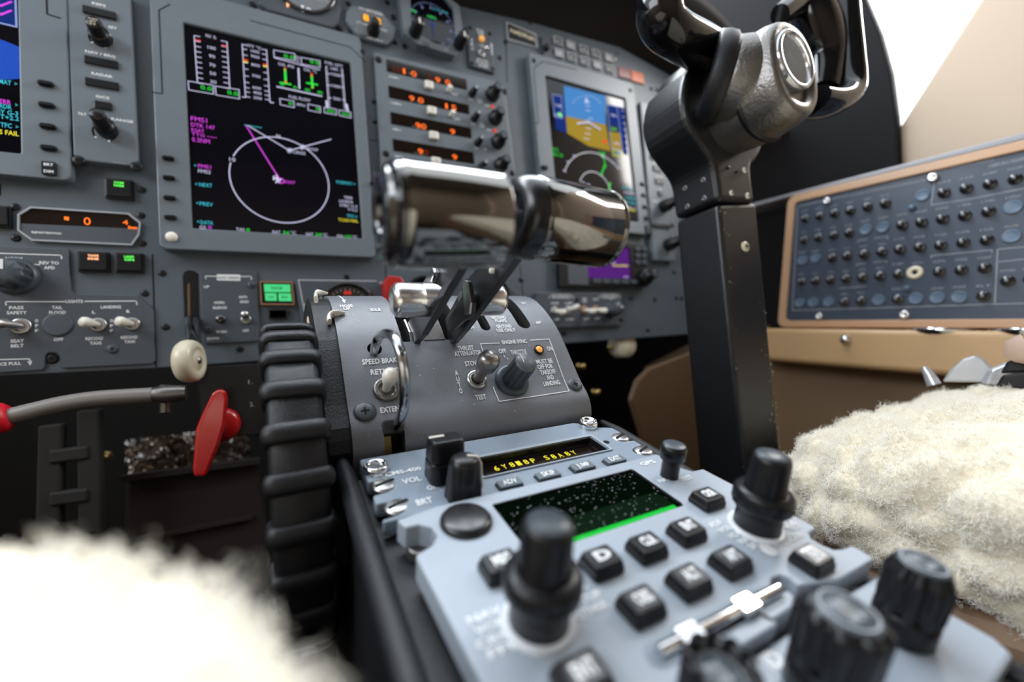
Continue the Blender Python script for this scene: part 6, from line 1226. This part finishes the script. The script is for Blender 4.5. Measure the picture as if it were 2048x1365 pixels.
clt('CB PANEL B', 570, 282, .022, .003); clt('CABIN BUS FEEDER', 1345, 118, .030, .004)
for x, y, s in ((607, 425, 'SP'), (697, 410, 'SP'), (275, 590, 'SP'), (345, 583, 'SP'), (982, 780, 'LAMP TEST'), (1097, 772, 'SMOKE'), (1380, 300, 'R PITOT'), (1372, 452, 'AUX'), (882, 645, 'FUSE PULL')): clt(s, x, y, .012)
obj('lettering', mb, cbp)
# wall top ledge, side console with cup holders, lower lining
mb = MB(); k_ = [(-.105, vT + .008), (-.10, vT + .017), (uE + .1, vT + .028), (uE + .1, vT + .013), (-.02, vT + .0125)]
mb.prism(CB, k_, -.03, .002, 'grey_strip'); struct('trim_3', mb, bevel=.002)
HL2 = .055
def lq(x, y): return CB.px((x, y), HL2)
t0_ = lq(1534, 656); t1_ = lq(2048, 662); b0_ = lq(1544, 722); b1_ = lq(1848, 748)
mb = MB(); mb.prism(CB, [(t0_[0] - .02, t0_[1]), (uE + .1, t1_[1] - .002), (uE + .1, t1_[1] - .062), (b1_[0], b1_[1]), b0_, (b0_[0] - .03, b0_[1] + .004)], -.02, HL2, 'tan_leather'); sc2 = solo('side_console', mb, 'tan leather ledge along the right wall under the breaker panel', 'ledge', bevel=.007, seg=4)
f = CB.atp((1692, 680), HL2); mb = MB(); mb.lathe(f, [(.0072, -.002), (.0072, .001), (.0055, .0022), (.0052, .006), (.0035, .0075), (.0005, .0078)], 'satin_steel', 28); solo('ledge_knob', mb, 'small steel knob on the tan leather ledge', 'knob')
tl2 = Fr(CB.W(0, t1_[1], 0), CB.U, CB.N)
for x_, lab in ((1885, 'shallow chrome ring set in the ledge top, nearer the yoke column'), (2065, 'shallow chrome ring set in the ledge top, at the right edge of the photo')):
    hh_ = None; P_ = hit((x_, 657), CB.W(0, 0, .025), CB.N); f = Fr(P_ - CT * ((P_ - CO).dot(CT) - t1_[1] - .001), CB.U, CB.N * 1.0); f = Fr(f.O, f.U, f.V) if f.N.z > 0 else Fr(f.O, f.V, f.U)
    mb = MB(); mb.lathe(f, [(.030, -.006), (.033, -.002), (.034, .0012), (.031, .002), (.029, -.004), (.001, -.005)], 'chrome', 48); solo('cup_holder', mb, lab, 'cup holder', group='chrome cup holder rings')
mb = MB(); mb.prism(CB, [(-.13, t0_[1]), (uE + .1, t0_[1] - .02), (uE + .1, -.8), (-.30, -.8), (-.30, -.30)], -.03, -.004, 'shaded_side_lining'); struct('trim_4', mb)
g2 = Fr((0, -.02, 0), (1, 0, 0), (0, 0, 1)); mb = MB(); mb.prism(g2, [g2.px(p) for p in ((1262, 800), (1275, 760), (1300, 735), (1420, 690), (1540, 650), (1640, 650), (1640, 1200), (1300, 1100), (1292, 900))], -.01, 0, 'shaded_tan_lining'); struct('trim_5', mb, bevel=.004)
# buckle and strap lying beyond the right seat
def vp(x, y, d): return CP + ray((x, y)) * d
bk = thing('seat_belt_buckle', 'silver grey plastic belt buckle with a raised flap lying behind the white fleece', 'buckle', vp(1940, 760, .62))
def plate(ps, d, th, m, name, bev=.002):
    P = [vp(x, y, d + dd) for x, y, dd in ps]; n_ = (P[1] - P[0]).cross(P[2] - P[0]).normalized() * th; n = len(P); mb = MB(); mb.add(P + [p + n_ for p in P], [tuple(range(n - 1, -1, -1)), tuple(range(n, 2 * n))] + [(i, (i + 1) % n, n + (i + 1) % n, n + i) for i in range(n)], m); return obj(name, mb, bk, bevel=bev)
plate(((1884, 764, 0), (1900, 740, 0), (1925, 718, 0), (1948, 711, 0), (1965, 716, 0), (1984, 735, 0), (1990, 765, 0)), .60, .004, 'buckle_silver', 'flap')
plate(((1970, 770, -.02), (1985, 742, -.02), (2060, 712, -.01), (2060, 775, -.01)), .59, .008, 'buckle_silver', 'body')
plate(((2000, 748, -.03), (2015, 722, -.03), (2060, 715, -.03), (2060, 745, -.03)), .585, .004, 'black_plastic', 'insert')
plate(((1990, 775, -.035), (2005, 750, -.035), (2060, 742, -.035), (2060, 780, -.035)), .585, .004, 'black_plastic', 'strap')
mb = MB(); mb.tube([vp(2018, 718, .55), vp(2035, 706, .55), vp(2060, 700, .55)], [.004, .012, .014], 'flesh_plastic', 16); obj('release_button', mb, bk, label='beige rounded button')
mb = MB(); mb.tube([vp(1868, 770, .60), vp(1858, 750, .60), vp(1848, 734, .60)], [.0058, .0045, .0028], 'buckle_silver', 12); obj('tongue', mb, bk, bevel=0)
# ================================================================ sheepskin seats
from mathutils import noise
def fleece(name, label, ctr, half, ex, frame_m, seed, hair, hl, nu=220, nv=110, amp=.006, ts=55):
    cx, cy, cz = ctr; hx, hy, hz = half; mb = MB(); vs = []; random.seed(seed)
    sg = lambda v, e: math.copysign(abs(v) ** e, v)
    for j in range(nv + 1):
        ph_ = math.pi * (j / nv - .5)
        for i in range(nu):
            th = 2 * math.pi * i / nu
            cu, su = math.cos(th), math.sin(th); c2, s2 = math.cos(ph_), math.sin(ph_)
            n_ = Vector((cu * c2, su * c2, s2)); p = Vector((cx + hx * sg(cu, ex[0]) * sg(c2, ex[1]), cy + hy * sg(su, ex[0]) * sg(c2, ex[1]), cz + hz * sg(s2, ex[1])))
            q = Vector((p.x * 1.0, p.y, p.z)) * ts + Vector((seed, 0, 0)); q += noise.noise_vector(q * .45) * .9
            d_, _ = noise.voronoi(q, distance_metric='DISTANCE', exponent=2.5); b = max(0, 1 - d_[0] * 1.25) ** .8
            n2 = Vector((cu / hx * hz * .8, su / hy * hz * .8, s2)).normalized()
            p += n2 * (amp * (b - .5) + .0035 * noise.noise(p * 22) + .0009 * noise.noise(p * 420)); vs.append(p)
    fs = [(j * nu + i, j * nu + (i + 1) % nu, (j + 1) * nu + (i + 1) % nu, (j + 1) * nu + i) for j in range(nv) for i in range(nu)]
    mb.add(vs, fs, 'fleece', True)
    r = thing(name, label, 'seat', (cx, cy, cz - .45), 'crew seats with sheepskin covers')
    o = obj('sheepskin_cover', mb, r, label='thick cream white sheepskin'); o.data.materials.append(MT['fleece_hair'])
    ps = o.modifiers.new('wool', 'PARTICLE_SYSTEM').particle_system.settings
    ps.type = 'HAIR'; ps.count = hair; ps.hair_length = hl; ps.emit_from = 'FACE'; ps.use_emit_random = True; ps.hair_step = 4; ps.render_step = 3; ps.display_step = 2
    ps.brownian_factor = .0; ps.root_radius = .35; ps.tip_radius = .1; ps.radius_scale = .0006; ps.material = 2
    ps.factor_random = hl * .55; ps.child_type = 'INTERPOLATED'; ps.rendered_child_count = 6; ps.child_percent = 0; ps.roughness_2 = .006; ps.roughness_2_size = .3; ps.roughness_endpoint = .004; ps.clump_factor = .25; ps.child_length = 1
    mb = MB(); mb.box(Fr((cx, cy, 0), (1, 0, 0), (0, 1, 0)), -hx * .96, -hy * .96, hx * .96, hy * .93, cz - .45, cz - hz * .55, 'tan_seat', .03); obj('seat_base', mb, r, bevel=.01)
    return r
fleece('sheepskin_seat', 'right crew seat cushion under cream sheepskin, beside the breaker panel and behind the column', (.545, -.615, -.474), (.205, .325, .056), (.42, .62), 'tan_seat', 3, 60000, .0014, 400, 200, .015, 42)
fleece('sheepskin_seat', 'left crew seat cushion under cream sheepskin, a blurred white mass in the lower left corner', (-.200, -.600, -.4415), (.272, .240, .062), (.32, .45), 'tan_seat', 9, 30000, .0019, 160, 80)

# ================================================================ dark footwell on the left
def FP(y): return Fr((0, y, 0), (1, 0, 0), (0, 0, 1))
fy = FP(-.055)
hb = thing('parking_brake_handle', 'grey translucent curved rod with a bright red round grip at its left end', 'handle', fy.W(*fy.px((150, 830))))
def fp(x, y, f=fy, h=0): return f.W(*f.px((x, y), h), h)
ps = smoothed([fp(10, 836), fp(60, 823), fp(130, 807), fp(200, 797), fp(305, 790)], 5); mb = MB(); mb.tube(ps, [.0058] * len(ps), 'dull_tube', 18); obj('rod', mb, hb)
mb = MB(); a_, b_2 = fp(-60, 850), fp(22, 832); mb.tube([a_, a_.lerp(b_2, .5), a_.lerp(b_2, .85), b_2, b_2 + (b_2 - a_) * .01], [.011, .0112, .0105, .0075, .004], 'red_grip', 22); obj('red_grip', mb, hb)
mb = MB(); mb.tube([fp(296, 790), fp(330, 789), fp(372, 786)], [.0048, .0075, .0062], 'gun_metal', 14); obj('clamp', mb, hb); mb = MB(); mb.tube([fp(330, 770, h=-.01), fp(330, 825, h=-.01)], .004, 'gun_metal', 10); obj('bracket', mb, hb)
th_ = thing('emergency_handle', 'glossy red paddle shaped T handle hanging in the dark below the gear lever', 'handle', fy.W(*fy.px((432, 860)), -.02))
fh = fy.atp((441, 851), -.012); mb = MB(); mb.lathe(fh, [(.0130, -.016), (.0150, -.010), (.0150, -.002), (.0125, .002), (.005, .003)], 'red_paint', 40); obj('hub', mb, th_)
mb = MB(); lp_ = [(440, 778), (452, 783), (455, 800), (450, 850), (438, 890), (412, 954), (388, 955), (385, 940), (391, 860), (402, 833), (425, 785)]
q = [fy.px(p, .006) for p in lp_]; mb.prism(fy, q, -.004, .006, 'red_paint'); obj('paddle', mb, th_, bevel=.0035, seg=4)
mb = MB(); mb.tube([fh.W(0, 0, -.016), fh.W(0, 0, -.10)], .005, 'gun_metal', 10); obj('shaft', mb, th_)
f8 = FP(-.03)
fp8 = lambda x, y: f8.px((x, y))
bp = thing('lower_closeout_panel', 'black panel under the gear lever with tiny pale markings beside the trim wheel', 'panel', f8.W(*f8.px((480, 850))))
mb = MB(); mb.prism(f8, [fp8(392, 735), fp8(560, 725), fp8(560, 870), fp8(404, 875)], -.006, 0, 'black_plastic'); obj('plate', mb, bp, bevel=.001)
mb = MB(); 
for s, x, y in (('1.', 501, 764), ('2.', 504, 809)): f = f8.atp((x, y), .0003); mb.text(f, s, 0, 0, .0035, .004, 0, 'dim_print')
obj('lettering', mb, bp)
fb_ = FP(.16)
def bpx(x, y): return fb_.px((x, y))
fo = thing('foil_insulation', 'crumpled silvery insulation glimpsed behind the red handle', 'insulation', fb_.W(*bpx(390, 930))); random.seed(5)
mb = MB(); nx, ny = 46, 14; a0, a1 = Vector(bpx(252, 880)), Vector(bpx(500, 925)); vs = []
for j in range(ny + 1):
    for i in range(nx + 1):
        u = a0.x + (a1.x - a0.x) * i / nx; v = a0.y + (a1.y - a0.y) * j / ny; vs.append(fb_.W(u, v, .03 * noise.noise(Vector((u * 55, v * 70, 2))) + random.uniform(0, .006)))
mb.add(vs, [(j * (nx + 1) + i, j * (nx + 1) + i + 1, (j + 1) * (nx + 1) + i + 1, (j + 1) * (nx + 1) + i) for j in range(ny) for i in range(nx)], 'foil'); obj('sheet', mb, fo)
fd = FP(.08)
def dq(*ps): return [fd.px(p) for p in ps]
bxh = thing('duct_box', 'dark brown ribbed box in the footwell behind the trim wheel', 'box', fd.W(*fd.px((420, 1130))))
mb = MB(); mb.prism(fd, dq((250, 960), (520, 925), (540, 1200), (245, 1230)), -.05, 0, 'dark_brown'); obj('box_body', mb, bxh, bevel=.004)
mb = MB(); mb.prism(fd, dq((245, 950), (520, 915), (521, 925), (246, 961)), 0, .012, 'dark_brown'); mb.prism(fd, dq((275, 1075), (505, 1030), (506, 1036), (276, 1082)), 0, .006, 'dark_brown'); obj('rib', mb, bxh)
f9 = FP(.03)
pdl = thing('rudder_pedal', 'dark metal rudder pedal frame standing in the shadow at lower left', 'pedal', f9.W(*f9.px((150, 1010))))
for a_, b_2 in (((100, 850), (95, 1060)), ((175, 820), (180, 1070))): 
    mb = MB(); q0, q1 = f9.px(a_), f9.px(b_2); mb.prism(f9, [(q0[0] - .008, q0[1]), (q0[0] + .008, q0[1]), (q1[0] + .008, q1[1]), (q1[0] - .008, q1[1])], -.012, 0, 'gun_dark'); obj('upright', mb, pdl, bevel=.002)
for y_ in (905, 990): mb = MB(); q0 = f9.px((98, y_ + 10)); q1 = f9.px((178, y_)); mb.prism(f9, [(q0[0], q0[1] - .006), (q1[0], q1[1] - .006), (q1[0], q1[1] + .006), (q0[0], q0[1] + .006)], -.01, .002, 'gun_dark'); obj('crossbar', mb, pdl, bevel=.002)
# small brass fittings catching light below the panel
for k, (x, y, y_, lab) in enumerate(((207, 915, .06, 'small brass fitting glinting in the dark above the left fleece'), (1228, 600 + 95, .03, 'pale fitting glinting just under the panel right of the quadrant'), (1165, 733, .03, 'brass nut glinting in the dark right of the quadrant, upper one'), (1195, 785, .03, 'brass nut glinting in the dark right of the quadrant, lower one'))):
    f = FP(y_).atp((x, y)); mb = MB(); mb.lathe(f, [(.005, -.01), (.005, .002), (.003, .004), (.0005, .0045)], 'brass', 8); solo('pipe_fitting', mb, lab, 'fitting')
f = FP(.02).atp((1252, 690)); mb = MB(); mb.lathe(f, [(.02, -.02), (.021, 0), (.016, .006), (.001, .007)], 'cream', 24); solo('cable_pulley', mb, 'cream round pulley peeking below the panel edge, left of the column', 'pulley')
# carpet scrap with leaves pattern, far left under the rod
